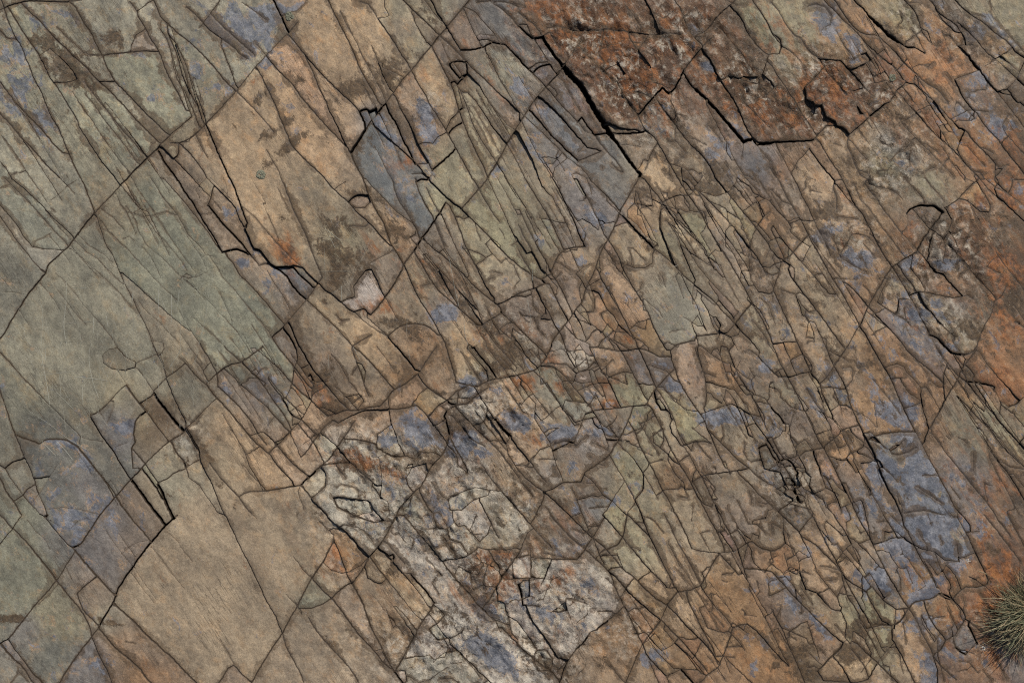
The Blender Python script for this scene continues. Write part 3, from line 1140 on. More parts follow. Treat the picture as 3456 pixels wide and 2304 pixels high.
TILES.append((1700, 1704, '''
2 80,0 170,90 260,200 350,300 430,380
2 430,380 370,310
1 325,0 280,100 240,160
1 260,210 210,240 190,290 160,360
2 340,0 420,100 500,190 600,290 720,390 830,490 930,590
2 500,0 600,110 700,210 790,300
1 660,0 710,120 750,230 790,290 850,450 890,530
2 940,0 890,100 830,210 780,290 720,380 650,475
2 810,0 890,100 960,180 1040,275 1120,370 1220,490 1300,580 1370,650 1440,720
2 790,290 880,370 960,450 1050,560 1150,640 1250,740 1350,830 1440,880
1 740,190 830,180
2 1000,0 1080,70 1170,160 1260,250 1310,300
2 1140,0 1130,40 1090,70 1070,180 1050,280 1000,350 930,385
2 1180,0 1230,130 1280,260 1340,380 1400,510 1450,600 1490,690 1520,750
2 1380,0 1440,130 1500,250 1560,370 1620,470 1680,590 1740,710
2 1480,0 1540,120 1600,240 1660,380
1 1660,385 1740,405 1820,415 1920,420 2040,410 2110,360 2180,315
2 1740,0 1810,110 1870,220 1940,370 1940,420
2 1870,0 1930,130 1990,240 2060,380 2110,540 2150,650
1 1950,180 1950,220 1890,250
1 2050,180 2120,260 2180,300 2200,250 2250,270 2240,320
2 2190,320 2270,380 2352,410
2 1900,430 1850,510 1800,600 1740,710 1650,750 1530,770 1480,830 1440,880
2 1900,430 1980,510 2080,620
1 2150,710 2200,800 2270,930 2352,1070
1 1240,50 1240,150 1280,260
1 870,440 1000,440 1050,540 940,560
2 930,590 1000,650 1060,720 1130,790 1230,880 1320,960 1390,1010
2 930,590 970,690 1020,810 1080,920 1130,1030 1180,1140 1225,1220
1 1150,640 1080,720 1040,810
2 1440,880 1390,1000 1330,1090 1270,1160 1225,1220 1170,1340 1120,1460 1070,1568
1 1130,1130 1290,1120
2 1450,890 1530,970 1610,1060 1700,1150 1790,1240 1850,1310 1890,1400
2 1610,780 1640,870 1700,990 1770,1130 1840,1260 1890,1400
1 1740,710 1800,810 1880,910 1960,990 2020,1080
2 2020,1080 1990,1180 1940,1320 1890,1430
2 2020,1080 2090,1055 2150,1045 2230,1110 2352,1240
2 1890,1430 1790,1500 1720,1568
1 1890,1430 1960,1560
2 1390,1010 1480,1110 1600,1230 1700,1350 1790,1450
1 1400,1080 1500,1200 1650,1340 1780,1500
1 1300,1240 1400,1340 1500,1440 1560,1440
3 1560,1450 1620,1510 1670,1568
2 1225,1220 1270,1330 1350,1420 1430,1500
1 1280,1370 1340,1500 1370,1568
1 1430,1500 1500,1480 1560,1445 1700,1450 1790,1500
1 1940,1320 2030,1420 2120,1500 2190,1568
1 1940,1330 2000,1480
1 900,1380 980,1460 1070,1568
2 0,620 50,550 100,470 160,370
1 50,560 100,650 130,700
3 130,700 160,800 170,870 240,875 310,880
1 420,480 380,600 330,700
1 130,700 170,660 290,650
1 230,360 240,460 420,470 640,475
2 0,1080 60,1150 140,1240 240,1330 340,1410 430,1480 500,1560
2 200,880 250,1000 320,1100 400,1210 480,1340 560,1350
1 50,960 60,1100
3 640,1260 690,1220 740,1150
3 820,1090 920,1010
2 920,1010 1000,940 1060,880
2 820,1090 760,1110 740,1150
3 690,1215 725,1235
2 640,1260 590,1330 540,1420 490,1568
1 0,1200 70,1290 150,1350
2 2140,565 2240,565 2352,580
1 1150,150 1230,160
1 900,640 980,720 1020,810
1 2230,660 2260,780
1 2140,1040 2130,1080
1 340,420 450,440 560,470
1 1500,1460 1440,1520 1460,1568
1 1930,610 2030,600
'''))
TILES.append((2556, 1704, '''
2 430,0 500,120 560,240 620,360 690,480 740,580 790,680 850,790 910,900 960,980 990,1050
2 840,0 900,130 980,260 1030,370 1090,490 1150,610 1220,730 1280,830 1335,905
2 1060,0 1130,120 1200,230 1260,310
2 1230,0 1270,80 1290,170 1340,270 1400,390 1460,500 1530,610 1590,740
2 1270,80 1350,55 1480,45 1560,70 1690,90
2 630,0 700,130 770,230 830,340
1 790,130 790,220 830,330 900,500 960,620
1 690,330 760,420 850,520 930,620 1000,710
2 1030,340 1120,320 1200,290 1320,285
1 690,500 730,450 790,380 820,350
2 160,0 250,120 320,190 370,240
1 230,120 230,230 250,330 320,390 360,480 380,600 430,740
2 430,740 530,770 600,860 670,920 740,935
1 370,240 450,400 510,540
1 370,240 450,130 470,100
2 380,270 510,350 600,440 690,520 730,580 800,660 890,720 960,760 1020,710
2 0,570 130,590 230,700 330,810 430,910 530,1010 600,1080 680,1150 750,1210
2 0,680 50,780 120,910 190,1040 250,1160 290,1270 350,1400 420,1568
1 0,900 60,1010 130,1120 190,1250 230,1340 290,1420
1 0,1140 90,1230 180,1320 280,1420
2 760,1210 740,1260 650,1340 580,1420 530,1460 590,1550 740,1560
1 740,935 790,1040 770,1160
2 740,600 790,790 840,870 910,990
1 890,1020 960,1090 1080,1060
2 960,760 1000,850 1060,950 1100,1020 1170,1050
2 1020,720 1070,790 1140,860 1230,920 1335,905
2 1335,905 1260,1020 1190,1060 1080,1060 960,1090
2 1335,905 1380,860 1450,840 1540,820 1600,780
2 1600,780 1660,820 1720,830
3 1610,770 1670,800 1720,830
2 1720,830 1780,760 1840,720 1930,730 2050,690
2 1720,830 1790,900 1840,990
2 1335,905 1400,1010 1450,1120 1500,1210 1550,1310
2 1190,1060 1190,1180 1250,1280 1300,1380 1350,1480 1390,1568
2 1550,1320 1610,1280 1660,1190 1730,1150 1790,1070 1830,1000
2 1470,870 1510,970 1560,1060 1660,1180
1 1440,950 1500,1080 1590,1200 1590,1280
1 1660,870 1700,960 1760,1080
3 1850,1040 1890,1120 1925,1200
3 1750,1250 1800,1300 1825,1325
1 1710,1190 1760,1260
2 1830,1000 1900,1050 2000,1130
2 1550,1330 1640,1440 1760,1540
1 1550,1330 1590,1450 1590,1568
1 1220,1200 1150,1280 1080,1360 1030,1450 980,1530
2 980,1530 880,1560 740,1560
2 870,1210 970,1310 1060,1390 1160,1490 1240,1568
2 830,1270 910,1370 960,1450 980,1530
2 680,1350 750,1430 830,1568
1 1040,1130 1110,1290
1 450,1300 580,1420
2 1690,10 1750,80 1800,170 1850,260 1900,370 1950,470 2000,570 2040,660
1 1790,60 1830,110 1880,180 1890,210
2 1940,0 2030,120 2120,230 2200,340 2280,440 2330,510
2 2040,0 2110,110 2180,200 2240,290
2 2180,0 2230,130 2290,240 2352,360
3 1765,350 1780,500
1 1780,495 1650,480 1560,410 1440,380
1 1560,410 1620,560 1700,680 1720,740
1 1780,470 1900,435
1 1960,230 1850,240
1 1230,570 1260,640 1260,760
1 1320,450 1400,580 1480,690
1 1310,530 1370,690
1 2070,1370 2110,1340 2150,1440 2200,1540
1 1780,1370 1860,1380 1950,1480
1 1990,1450 2070,1560
1 0,680 30,800 60,850
1 270,1150 350,1190
2 0,350 80,400 160,400 240,350
1 1820,820 1820,960
'''))
# base colour seeds: letter -> positions (units: photo plan, 2352 x 1568)
PAL = {'g': (142, 138, 122), 'G': (129, 127, 113), 'S': (112, 113, 116), 'T': (163, 140, 114),
       't': (144, 130, 110), 'P': (130, 116, 103), 'O': (140, 111, 83), 'K': (142, 134, 112),
       'C': (176, 169, 158), 'R': (94, 70, 52), 'N': (90, 76, 60), 'V': (114, 110, 109),
       'L': (152, 136, 116), 'b': (108, 99, 87), 'v': (108, 107, 101), 'o': (146, 102, 68)}
SEEDS = {
'o': '2100,230 2160,320 2200,370 2250,420 2330,420 2300,800 2290,860 2200,650 2120,280 2030,130 2080,160 2180,150 2310,880 2290,1330 2230,1400 2280,1530 2080,550',
'g': '60,40 200,60 330,60 120,200 260,250 400,200 500,150 600,60 60,300 170,420 300,330 420,130 560,180 1130,180 1170,170 1550,650 1580,720 1540,760 500,850 440,880 380,880 420,1020 380,1120 250,1420 700,1380 720,1340 950,1180 1300,900 1260,880',
'G': '60,480 60,620 200,600 120,760 300,640 430,640 250,760 80,900 330,820 480,700 600,700 560,800 30,1000 400,560 330,450 150,880 60,1100 50,1150 60,1250 100,1300 40,1350 620,820 540,860 640,950 1320,960 20,760 200,900',
't': '250,480 300,400 470,420 430,350 730,440 850,480 680,600 930,60 1250,400 1190,330 1760,150 1420,300 1500,330 1450,370 1560,300 1600,330 1600,400 1680,400 1620,430 1830,430 1850,590 1960,530 1650,560 1700,640 1680,500 1440,560 1500,610 1000,620 950,640 930,700 760,760 720,740 800,820 840,850 900,760 770,690 380,1000 470,950 500,1050 340,1130 430,1060 1250,1050 1180,1120 1230,1100 1135,985 1300,1100 1150,1250 1250,1250 1130,1170 1220,1200 1150,1100 1600,1150 1560,1200 1620,1260 1700,1100 1850,1380 1650,950 1720,900 1700,960 1850,880 1750,780 1900,800 1880,700 1800,730 1780,640 1850,640 1850,1140 1850,1020 1900,950 2150,720 2200,770',
'T': '560,280 620,340 560,420 600,500 700,340 640,560 680,250 700,150 760,100 830,60 800,200 760,260 900,540 950,220 1000,300 970,180 1550,390 1500,400 1550,440 1900,480 1870,440 1930,460 1930,620 1980,600 1480,480 1440,650 1370,620 1300,590 1060,760 930,800 850,770 820,900 900,900 1010,860 1060,820 520,980 560,1000 600,1050 660,1000 700,950 650,1060 280,1480 900,1420 940,1350 900,1060 1000,1060 870,930 1170,1000 1200,950 1230,1000 1150,1050 1600,1330 1500,1350 1550,1400 1560,870 1400,850 1950,760 1940,1160 1950,1300 1860,1260 1900,1350 2080,1400 2100,1480 1950,1500 2040,700 520,340 580,220',
'P': '1000,110 1050,80 1050,60 980,260 1240,190 2320,200 2110,490 2150,510 2150,560 1320,560 1230,700 1180,720 1250,740 1300,650 980,580 1000,560 890,620 900,660 760,830 320,1150 300,1240 215,1350 1380,970 1400,1030 1650,1200 1700,1200 1750,1160 1600,860 1620,820 1780,860 1850,950 1960,870',
'O': '1950,90 2000,100 2070,150 1930,130 1800,390 1750,470 2150,60 2200,110 2280,120 2100,270 2150,330 2200,350 2100,220 2150,220 2260,300 2300,480 2230,430 2180,330 1900,320 1960,330 1940,420 1990,480 2030,560 1470,500 1400,680 1420,740 1470,760 960,790 960,860 760,1300 800,1280 900,960 960,960 1000,950 1560,1100 1450,1400 1400,1450 1500,1450 1650,1380 1700,1440 1750,1400 1600,1500 1880,1430 1390,880 1660,850 1690,880 1820,810 1930,1020 2000,850 2050,820 2000,920 2050,980 2120,900 1970,1080 2150,1000 2300,1150 2200,1340 2120,1350 1800,1300 2200,1400 2250,1420 2250,1530 1800,1500 1750,1530 2000,660 2030,620 2200,640 2300,780 2260,830 2330,820 330,1540',
'K': '780,560 960,100 1000,30 920,20 1100,250 1150,330 1100,400 1200,450 1150,540 1100,620 1200,600 1080,520 1030,470 1040,380 1250,560 1090,330 1740,60 1790,80 1850,60 2100,30 2250,40 2300,60 2330,100 2320,150 2030,380 2140,420 1600,520 1620,560 1520,570 1100,850 400,850 270,900 330,960 100,1400 140,1430 1400,1300 1450,1250 1430,1150 1480,1100 1440,1060 1500,1170 1450,880 1420,900 1480,900 1550,960 1500,1000 1600,940 1800,900 2120,1140 2200,980 2250,1000 2280,950 2330,1000 1950,1420 2000,1380 2030,1430 2030,1500 2060,640',
'S': '870,330 900,400 930,440 960,500 850,270 680,650 1150,40 1180,90 1230,160 1300,290 1340,350 1340,310 1750,380 1780,1080',
'V': '1200,220 1280,250 1310,220 1380,360 1270,290 1280,360 1500,270 1650,350 2200,60 2230,250 2050,330 2090,370 1350,500 1420,480 1370,520 1020,720 600,900 280,1000 200,1120 250,1200 150,1250 220,1280 60,1440 220,1500 180,1500 940,1000 980,1000 1060,1000 1080,1040 1350,1000 1260,1080 1300,1230 1340,1150 1500,870 1480,850 2060,940 2020,1040 1980,1150 2080,1080 2200,1080 2250,1130 2150,1230 2180,1280 2060,1330 2020,1350 1850,1400 2200,1480 2150,1500 2320,1530 2200,690 2080,720 2100,760 2180,600',
'R': '1930,230 1970,200 1830,280 1650,270 1580,180 1300,40 1400,60 1500,60 1350,130 1450,180 1400,240 1550,130 1620,60 1600,220 1700,200 1750,260 1850,240 1900,220 1500,200 1450,100 1250,30 1680,90 2060,200 2320,330 2290,400 2240,620 2300,650 2240,860 2280,560 2320,600 2300,1300 2300,1400 1100,1300',
'N': '375,950 350,985 400,930 2340,300 2330,520 2345,700 2300,560 2330,1150 2340,1350 760,640 1060,180 1680,40 2330,250 700,840 760,880 1150,810 1320,1180 1270,1230 2250,700 1850,1530 650,570',
'C': '1000,1030 1130,1130 1180,1200 920,1020 1060,1120 860,640 830,660 780,1040 850,1070 950,1080 830,1150 880,1200 780,1160 900,1130 1030,1100 1080,900 1100,950 1060,930 1000,1200 1050,1250 1100,1200 1000,1270 1200,1280 1250,1330 1300,1350 1350,1380 1150,1400 1250,1450 1050,1450 1000,1500 1150,1500 1350,1420 1330,840 1360,860 420,1000',
'L': '450,1200 550,1250 650,1200 400,1300 500,1400 350,1400 600,1350 680,1300 450,1500 350,1480 560,1500 700,1250 650,1420 620,1500 780,1400 850,1450 750,1500 800,1350',
'b': '440,870 520,880 1830,1100 1800,1130 1820,1180 1760,1060',
'v': '100,1050 160,1040 150,1150 240,1080 300,1080 130,1500 100,1000'}
# stain patches: x,y,rx,ry,angle,strength
BLUE = '''1000,1180,180,60,35,.42 1200,1380,120,60,30,.4 890,360,40,60,60,.7 930,440,40,70,60,.7 870,300,30,40,0,.5 1950,900,420,500,0,.27 2150,1150,260,420,0,.3 1400,900,400,300,0,.2 500,120,420,140,0,.25 2200,300,300,300,0,.22 1250,330,240,200,0,.2 150,1250,200,300,0,.2 1080,1200,300,300,0,.2 130,40,90,35,0,.6 40,140,50,60,0,.7 60,210,40,70,60,.6 90,270,60,30,60,.6 560,80,100,50,40,.8 480,60,60,60,0,.6 620,40,60,35,0,.9
520,200,60,40,0,.5 350,100,30,30,0,.5 160,210,22,12,0,.6 230,90,30,30,0,.6 340,225,30,14,0,.5 600,220,26,26,0,.8 560,400,30,30,0,.3 700,30,45,22,0,.7 985,255,30,25,0,.9
980,310,26,30,0,.8 1160,380,25,50,60,.6 1150,160,34,26,40,.7 1190,200,44,30,50,.8 1240,250,34,20,50,.8 1370,500,25,40,100,.7 1240,560,18,18,0,.4
1330,600,34,20,0,.7 1350,530,20,40,0,.6 1500,270,30,34,0,.9 1650,340,40,60,45,.7 1600,300,24,40,60,.4 1680,400,30,30,0,.5 1580,80,40,26,0,.7 1640,150,40,20,0,.5
1900,30,30,60,60,.5 1900,60,36,24,60,.7 2000,60,60,25,50,.6 1960,100,40,22,50,.5 2140,40,34,30,60,.8 2240,80,18,40,60,.8 2270,40,14,60,70,.7 2330,60,14,70,60,.8
2250,180,40,18,50,.8 2190,190,20,26,60,.5 2150,240,50,20,50,.6 2230,250,50,45,50,.8 2290,290,30,55,60,.8 2050,320,26,40,60,.6 2090,380,26,40,60,.6 2160,430,40,30,0,.7
2030,370,24,30,0,.6 1800,430,20,40,60,.3 1980,410,30,24,0,.4 1890,540,16,50,70,.7 1960,600,40,24,0,.8 2080,600,30,40,0,.7 2060,640,30,20,0,.6 2170,610,34,20,0,.8
1400,640,30,24,0,.5 1440,680,40,24,40,.5 1160,650,20,16,0,.5 1020,720,20,34,70,.8 1280,600,36,20,0,.5 620,640,40,50,60,.6 560,600,30,20,0,.6 580,560,24,24,0,.5
410,540,30,20,60,.3 520,500,20,50,60,.5 600,870,50,26,50,.6 640,910,30,40,60,.6 520,900,30,30,0,.4 290,980,40,24,0,.6 150,1020,60,30,0,.5 200,1060,60,40,0,.4
100,1150,60,40,0,.3 170,1200,90,60,0,.5 260,1180,60,60,0,.6 280,1260,40,30,0,.4 130,1440,40,30,0,.6 60,1470,60,40,0,.5 200,1520,60,30,0,.4 240,1520,40,30,0,.6
970,990,70,36,20,1.0 890,1010,30,16,0,.6 900,880,30,20,0,.5 860,990,30,20,0,.5 760,1040,20,16,0,.4 1060,1020,30,40,60,1.0 1100,1040,30,16,0,.7 1190,970,40,24,0,1.0
1080,880,40,16,0,.6 1160,950,30,20,0,.7 1230,1040,30,20,0,.4 1290,1000,40,30,0,.8 1370,990,40,14,0,.8 1320,1080,30,30,0,.5 1400,1150,30,20,0,.7 1320,1170,30,16,0,.6 1300,1250,50,30,0,.6
1000,1180,50,20,0,.6 980,1240,40,20,20,.6 1040,1160,60,30,20,.4 930,1200,20,16,0,.3 780,1290,14,14,0,.5 1110,1400,40,22,30,.7 1180,1430,60,30,0,.4 1130,1500,70,26,35,1.0
1340,1350,50,30,0,.6 1240,1400,60,26,20,.8 1390,1440,30,30,0,.4 1150,1350,30,20,0,.3 1540,1330,26,26,0,.4 1600,1240,20,16,0,.3 1340,1430,20,20,0,.4
1550,880,50,24,0,.7 1530,840,40,20,0,.5 1660,960,60,24,0,.9 1740,960,40,24,0,.5 1640,870,20,16,0,.3 1770,840,20,30,60,.7 1910,850,20,30,0,.6 1860,870,30,30,0,.3
2050,950,60,40,0,1.0 2000,900,30,20,60,.6 2090,1020,50,30,60,.9 2120,1100,70,50,0,.9 2030,1080,50,50,60,.6 1980,1160,36,50,60,.9 2160,1180,60,50,0,.9 2220,1100,50,50,45,.9
2260,1190,40,60,60,.9 2100,1230,70,46,0,1.2 2180,1280,50,34,0,1.2 2020,1330,40,50,60,.9 1900,1250,30,20,0,.7 1850,1260,30,20,0,.5 2110,1170,60,30,0,.8 2300,1200,30,50,60,.7
2080,1300,60,20,60,.5 2160,1330,16,40,70,.8 2120,1370,20,50,70,.7 2230,1360,24,20,0,.8 2050,1430,16,50,70,.5 2120,1430,30,50,60,.9 2180,1490,40,40,0,1.1 2200,1440,20,60,70,.8
2150,1540,50,30,60,1.0 2260,1500,30,50,60,1.0 1830,1380,60,30,30,.7 1800,1330,40,20,0,.6 1880,1430,40,20,50,.8 1500,1510,16,40,80,1.0 1680,1490,20,16,0,.4 1730,1530,16,30,0,.6
2290,1540,20,30,0,.6 2200,650,34,20,0,.5 2280,540,40,20,60,.5 2250,480,30,40,60,.5 2120,720,40,20,0,.6 2090,680,30,14,0,.6 2150,700,20,16,0,.6 2000,740,20,10,0,.3
1240,880,30,20,0,.5 1130,900,40,24,0,.6 1120,870,30,16,0,.5 1480,520,16,30,70,.4 1720,660,20,30,60,.3 2180,800,24,16,0,.5 1760,1470,50,24,0,.5 1300,950,20,20,0,.4 1440,1400,20,20,0,.3
2310,120,30,40,50,.5 2280,330,20,30,60,.5 2220,400,30,30,60,.5 2210,820,30,40,60,.3 1960,130,26,20,50,.5 2340,440,30,40,0,.4 2240,730,30,16,0,.3 2330,870,24,50,60,.3'''
RUST = '''900,1080,60,20,20,.5 1150,1280,60,20,40,.5 1250,1340,50,16,0,.5 2180,400,260,460,0,.24 1600,150,420,140,0,.4 1850,230,180,70,15,.5 1600,230,80,60,0,.5 2250,1300,180,340,0,.3  1050,1200,350,300,0,.12 1300,50,90,50,0,.6 1400,120,110,90,45,.55 1480,220,110,70,45,.6 1560,60,90,50,0,.4 1650,190,110,60,45,.5 1760,270,110,40,20,.7 1900,190,90,60,0,.5 2010,260,50,40,0,.6
1240,20,60,30,0,.6 970,170,30,40,60,.4 940,360,30,40,60,.5 980,340,20,20,0,.5 660,580,50,30,50,.6 860,560,60,50,0,.3 880,700,50,30,0,.5 1000,650,60,80,50,.35 760,940,60,30,20,.7
720,880,40,40,50,.6 1060,640,70,30,50,.3 1150,770,80,30,0,.4 1000,870,30,30,0,.4 820,1060,60,20,0,.7 780,1040,50,16,0,.6 1180,880,60,20,0,.6 1050,1000,16,20,60,.8 1230,1010,20,20,0,.7
1300,880,40,30,50,.5 1390,880,40,16,0,.7 1400,930,40,16,0,.8 1420,770,60,30,30,.4 1430,820,60,20,0,.4 1260,830,50,20,30,.5 1130,1280,50,30,0,.6 1180,1330,50,30,0,.6 1120,1380,50,30,0,.5
1050,1360,60,30,0,.5 1280,1330,40,16,0,.6 1310,1310,30,14,0,.7 1290,1450,40,30,0,.5 1180,1460,30,30,0,.5 780,1270,50,50,0,.4 1300,1200,60,30,0,.4 1240,1250,40,40,0,.5
2290,330,50,70,50,.6 2320,440,40,60,50,.7 2260,470,60,30,50,.5 2300,620,60,60,0,.7 2320,760,40,60,0,.5 2280,840,50,30,30,.5 2230,700,60,50,0,.4 2200,780,60,30,0,.3 2060,300,30,20,0,.3
2230,350,60,20,50,.6 2280,700,40,60,50,.7 2300,1320,50,60,0,.7 2280,1400,50,60,0,.7 2200,1300,60,30,0,.5 2200,1420,60,60,0,.4 2250,1250,50,40,45,.5 2100,1330,60,60,0,.4 2300,1500,60,50,0,.5
1950,560,50,40,0,.3 1700,790,50,20,0,.3 480,340,30,60,60,.2 2290,1100,40,50,50,.4 2050,900,30,20,0,.2 2150,660,40,20,0,.3 1470,520,24,30,0,.3 2170,130,50,20,50,.4 2100,180,60,30,50,.4 650,80,30,16,0,.4
1800,580,30,20,0,.4 1330,1280,40,20,0,.3 1060,1250,60,30,0,.3 590,180,40,16,-45,.3 1380,300,60,20,0,.5'''
DIRT = '''1850,800,600,800,0,.28 1900,250,550,260,0,.34 2250,700,200,500,0,.32 1100,500,420,500,0,.2 1150,1000,500,300,0,.28 800,1000,300,300,0,.15 250,300,300,300,0,.12 150,150,70,40,40,1.0 100,100,40,24,0,.9 180,190,30,20,0,.9 265,90,40,26,0,.7 215,200,30,16,0,.6 650,140,40,30,0,.4 690,180,16,16,0,.6 560,130,30,12,-60,.5 830,200,30,90,75,.7 860,160,26,60,70,.5
900,160,40,30,-50,.9 840,330,26,60,60,.5 660,340,16,80,50,.9 650,290,10,50,50,.8 700,270,10,30,50,.6 880,450,30,50,50,.6 830,440,40,20,0,.8 770,500,60,40,30,.5 800,600,60,60,0,.7 760,560,40,60,0,.6 760,650,30,30,0,.8
900,520,60,26,45,.7 730,700,50,16,0,.5 740,860,50,40,50,.8 780,930,60,16,-20,1.0 830,1010,20,14,0,.3 950,760,60,20,30,.7 900,740,40,20,0,.6 1010,640,90,10,50,.8 1060,700,90,16,50,.7 1130,760,70,24,40,.7
1190,800,60,30,0,.8 1000,560,20,16,0,.5 1060,180,20,60,80,.7 1030,100,40,12,40,.5 1000,40,60,16,40,.5 1280,510,30,50,110,.6 1470,450,30,20,0,.8 1490,560,20,14,0,.8 1440,610,30,16,0,.8 1350,650,20,60,115,.6 1450,690,16,60,60,.8
1400,600,30,20,0,.6 1520,370,60,14,60,.8 1650,400,60,30,40,.8 1600,420,60,20,20,.8 1570,360,24,60,40,.6 1700,450,40,20,0,.7 1800,430,50,40,40,.4 1730,600,40,26,60,.8 1800,590,30,20,0,.5 1340,420,30,8,0,.3
1900,490,40,16,0,.9 1900,480,20,24,0,.8 1870,700,24,16,0,.8 1680,640,30,12,0,.6 2100,640,60,12,0,.7 2130,630,40,14,-20,.5 1930,1010,50,14,-30,1.0 1900,1020,30,12,0,.7 2000,830,16,50,60,.7 2050,680,50,16,-10,.7
1500,180,20,60,60,.3 1600,100,60,20,0,.3 1740,130,60,30,50,.8 1720,100,30,60,50,.7 1900,200,60,20,0,.4 1950,180,60,24,0,.5 2040,200,26,20,0,.9 1990,220,40,20,40,.5 1600,360,40,20,0,.5
2260,640,40,30,0,.5 2330,680,26,40,40,.8 2240,760,40,30,0,.6 2220,860,30,20,0,.6 2230,890,30,16,0,.9 1480,1130,24,10,0,.3 1350,1200,30,14,0,.6 1290,1150,30,10,0,.5 1180,1090,20,10,0,.3 1320,1310,20,10,0,.2
1980,1440,26,40,60,1.1 1960,1500,26,50,90,1.1 2010,1430,60,16,0,1.0 1830,1500,24,50,80,1.1 1850,1540,40,24,0,1.0 1790,1520,30,10,-40,.8 1540,1500,60,12,0,.5 2260,1260,30,20,0,.7 2190,1180,20,40,60,.8 2240,1330,60,10,-20,.5
380,1140,16,50,60,.7 430,1060,20,16,0,.5 500,1110,40,14,40,.6 540,1170,20,20,0,.5 430,960,16,16,0,.5 470,880,30,24,40,.6 600,840,30,30,50,.3 500,620,40,16,0,.6 440,610,16,12,0,.5 120,700..0,0,0,0,0
500,720,20,30,60,.2 650,500,20,30,60,.5 260,1430,10,40,100,.8 350,1350,14,26,0,.3 30,1420,40,14,0,.9 200,1400,16,50,60,.3 410,1360,10,10,0,0 1500,1330,16,10,0,.2 1550,1280,10,10,0,.5 1660,1380,60,14,-30,.5
1020,1230,60,16,50,.6 1070,1300,60,20,50,.6 1150,1200,60,14,30,.5 1230,1190,60,14,0,.5 960,1120,60,16,40,.6 1300,1270,40,10,0,.4 980,1060,30,16,0,.4 740,1180,30,16,0,.6 790,1240,40,16,40,.5 1220,1470,30,30,0,.6 1280,1530,50,40,0,.8 1050,1400,60,20,50,.5
1020,1420,40,30,0,.6 900,1310,30,20,0,.7 950,1350,40,14,50,.4 1350,1500,40,60,100,.5 1120,1480,30,20,0,.5 850,960,20,10,0,.5 1150,840,70,16,-15,.7 1050,930,14,50,60,.5 1010,1000,20,16,0,.4
560,270,14,80,45,.4 620,300,14,60,50,.6 590,180,20,12,0,.5 470,230,50,10,-40,.4 340,340,40,10,-40,.4 1330,820,30,12,0,.5 1300,780,30,14,0,.5 1380,830,40,12,0,.7 1280,860,50,12,20,.6 1370,1330,8,60,60,.3'''
DIRT = DIRT.replace('120,700..0,0,0,0,0', '')
# rough, crumpled rock (strength of the small relief): x,y,rx,ry,angle,strength
ROUGH = '''1050,1090,90,70,40,.8 960,1040,90,40,30,.7 1180,1160,80,60,40,.8 1350,80,140,90,0,1 1450,200,140,90,45,1 1560,80,130,80,0,.9 1700,190,120,70,45,.9 1820,250,130,50,20,.9 1900,170,110,60,20,.9 2030,240,60,60,0,.8 2050,370,70,100,50,.8 2180,560,70,100,50,.9 2130,600,60,40,0,.8
2150,720,110,60,30,.6 2200,80,60,60,0,.6 850,1060,120,70,0,1 880,1170,120,80,0,1 1000,1230,130,90,20,1 1120,1330,140,90,20,1.1 1280,1380,130,110,0,1.1 1050,1480,170,90,0,1.1 1230,1500,90,80,0,1 1100,930,60,80,50,.9 1060,1010,60,60,0,.9
1190,960,60,40,30,.9 1380,1010,70,50,0,.4 1200,740,100,50,0,.4 970,250,40,60,60,.5 150,150,60,40,30,.4 2080,50,60,60,50,.6 2270,120,80,60,50,.4 960,1000,60,30,0,.3 1820,1110,70,70,0,.5 1450,1440,80,80,0,.4 2280,1450,60,90,0,.5
1960,540,60,50,0,.7 780,1300,50,50,0,.3 450,990,60,30,0,.3 2240,640,60,60,0,.5 430,1030,50,40,0,.3'''
# plates standing proud (+) or broken out (-), millimetres
LIFT = '''1400,120,6 1330,170,6 1450,250,6 1380,200,6 1500,200,6 1250,40,6 1300,100,6 1600,120,6 1550,200,6 1480,110,6 1700,180,6 1750,230,6 1800,270,6 1900,220,6 1850,180,6 1780,200,6 560,300,6 620,350,6 620,480,6 560,430,6 700,350,6 700,200,5.0 760,120,5.0 820,220,5.0 800,320,6 700,560,6 650,560,5.0 680,640,-7.0 700,620,-2.0 640,600,-6.0 880,320,-4 900,400,-4 860,260,-6.0 930,450,-4 960,500,-3 970,440,-2 950,220,4.0 1000,280,4.0 970,330,4.0 1000,350,3.0 1040,360,2.0 1060,330,2.0 1180,90,-5.0 1220,150,-5.0 1150,40,-6.0 1260,90,-3.0 1280,140,-3.0 1290,250,-2.0 1320,340,-4.0 1350,300,-3.0 370,950,-4.0 330,980,-3.0 400,980,-3.0 440,1010,-2.0 470,1000,3.0 420,900,3.0 380,860,2.0 300,950,2.0 330,1120,-3.0 350,1140,2.0 280,1080,-2.0 560,620,-5.0 600,660,-5.0 450,460,-2.0 480,400,2.0 1130,990,-5.0 1200,980,3.0 1150,920,3.0 2110,480,-5.0 2150,500,-5.0 2130,520,-5.0 2180,600,2.0 2240,380,1.0 1960,140,-3.0 1320,960,2.0 1370,990,-2.0 1830,1110,-4.0 1800,1130,-4.0 1760,1080,-3.0 2260,870,-2.0 2210,760,3.0 2150,720,3.0 1340,1380,5.0 1250,1400,5.0 1180,1350,4.0 1500,1520,0.0 1300,1300,3.0 2180,1280,3.0 2150,1230,3.0 1480,480,-2.0 1390,470,1.0 1450,420,1.0 1160,720,-2.0 850,1100,4.0 900,1180,4.0 1750,460,-2.0 1850,150,6 720,800,4.0 780,820,4.0 700,750,3.0 660,790,-5.0 820,650,3.0 860,650,3.0 760,600,3.0 1560,1500,-2.0 850,1400,-3.0 940,1380,-2.0 1000,1330,2.0 1050,1250,2.0'''

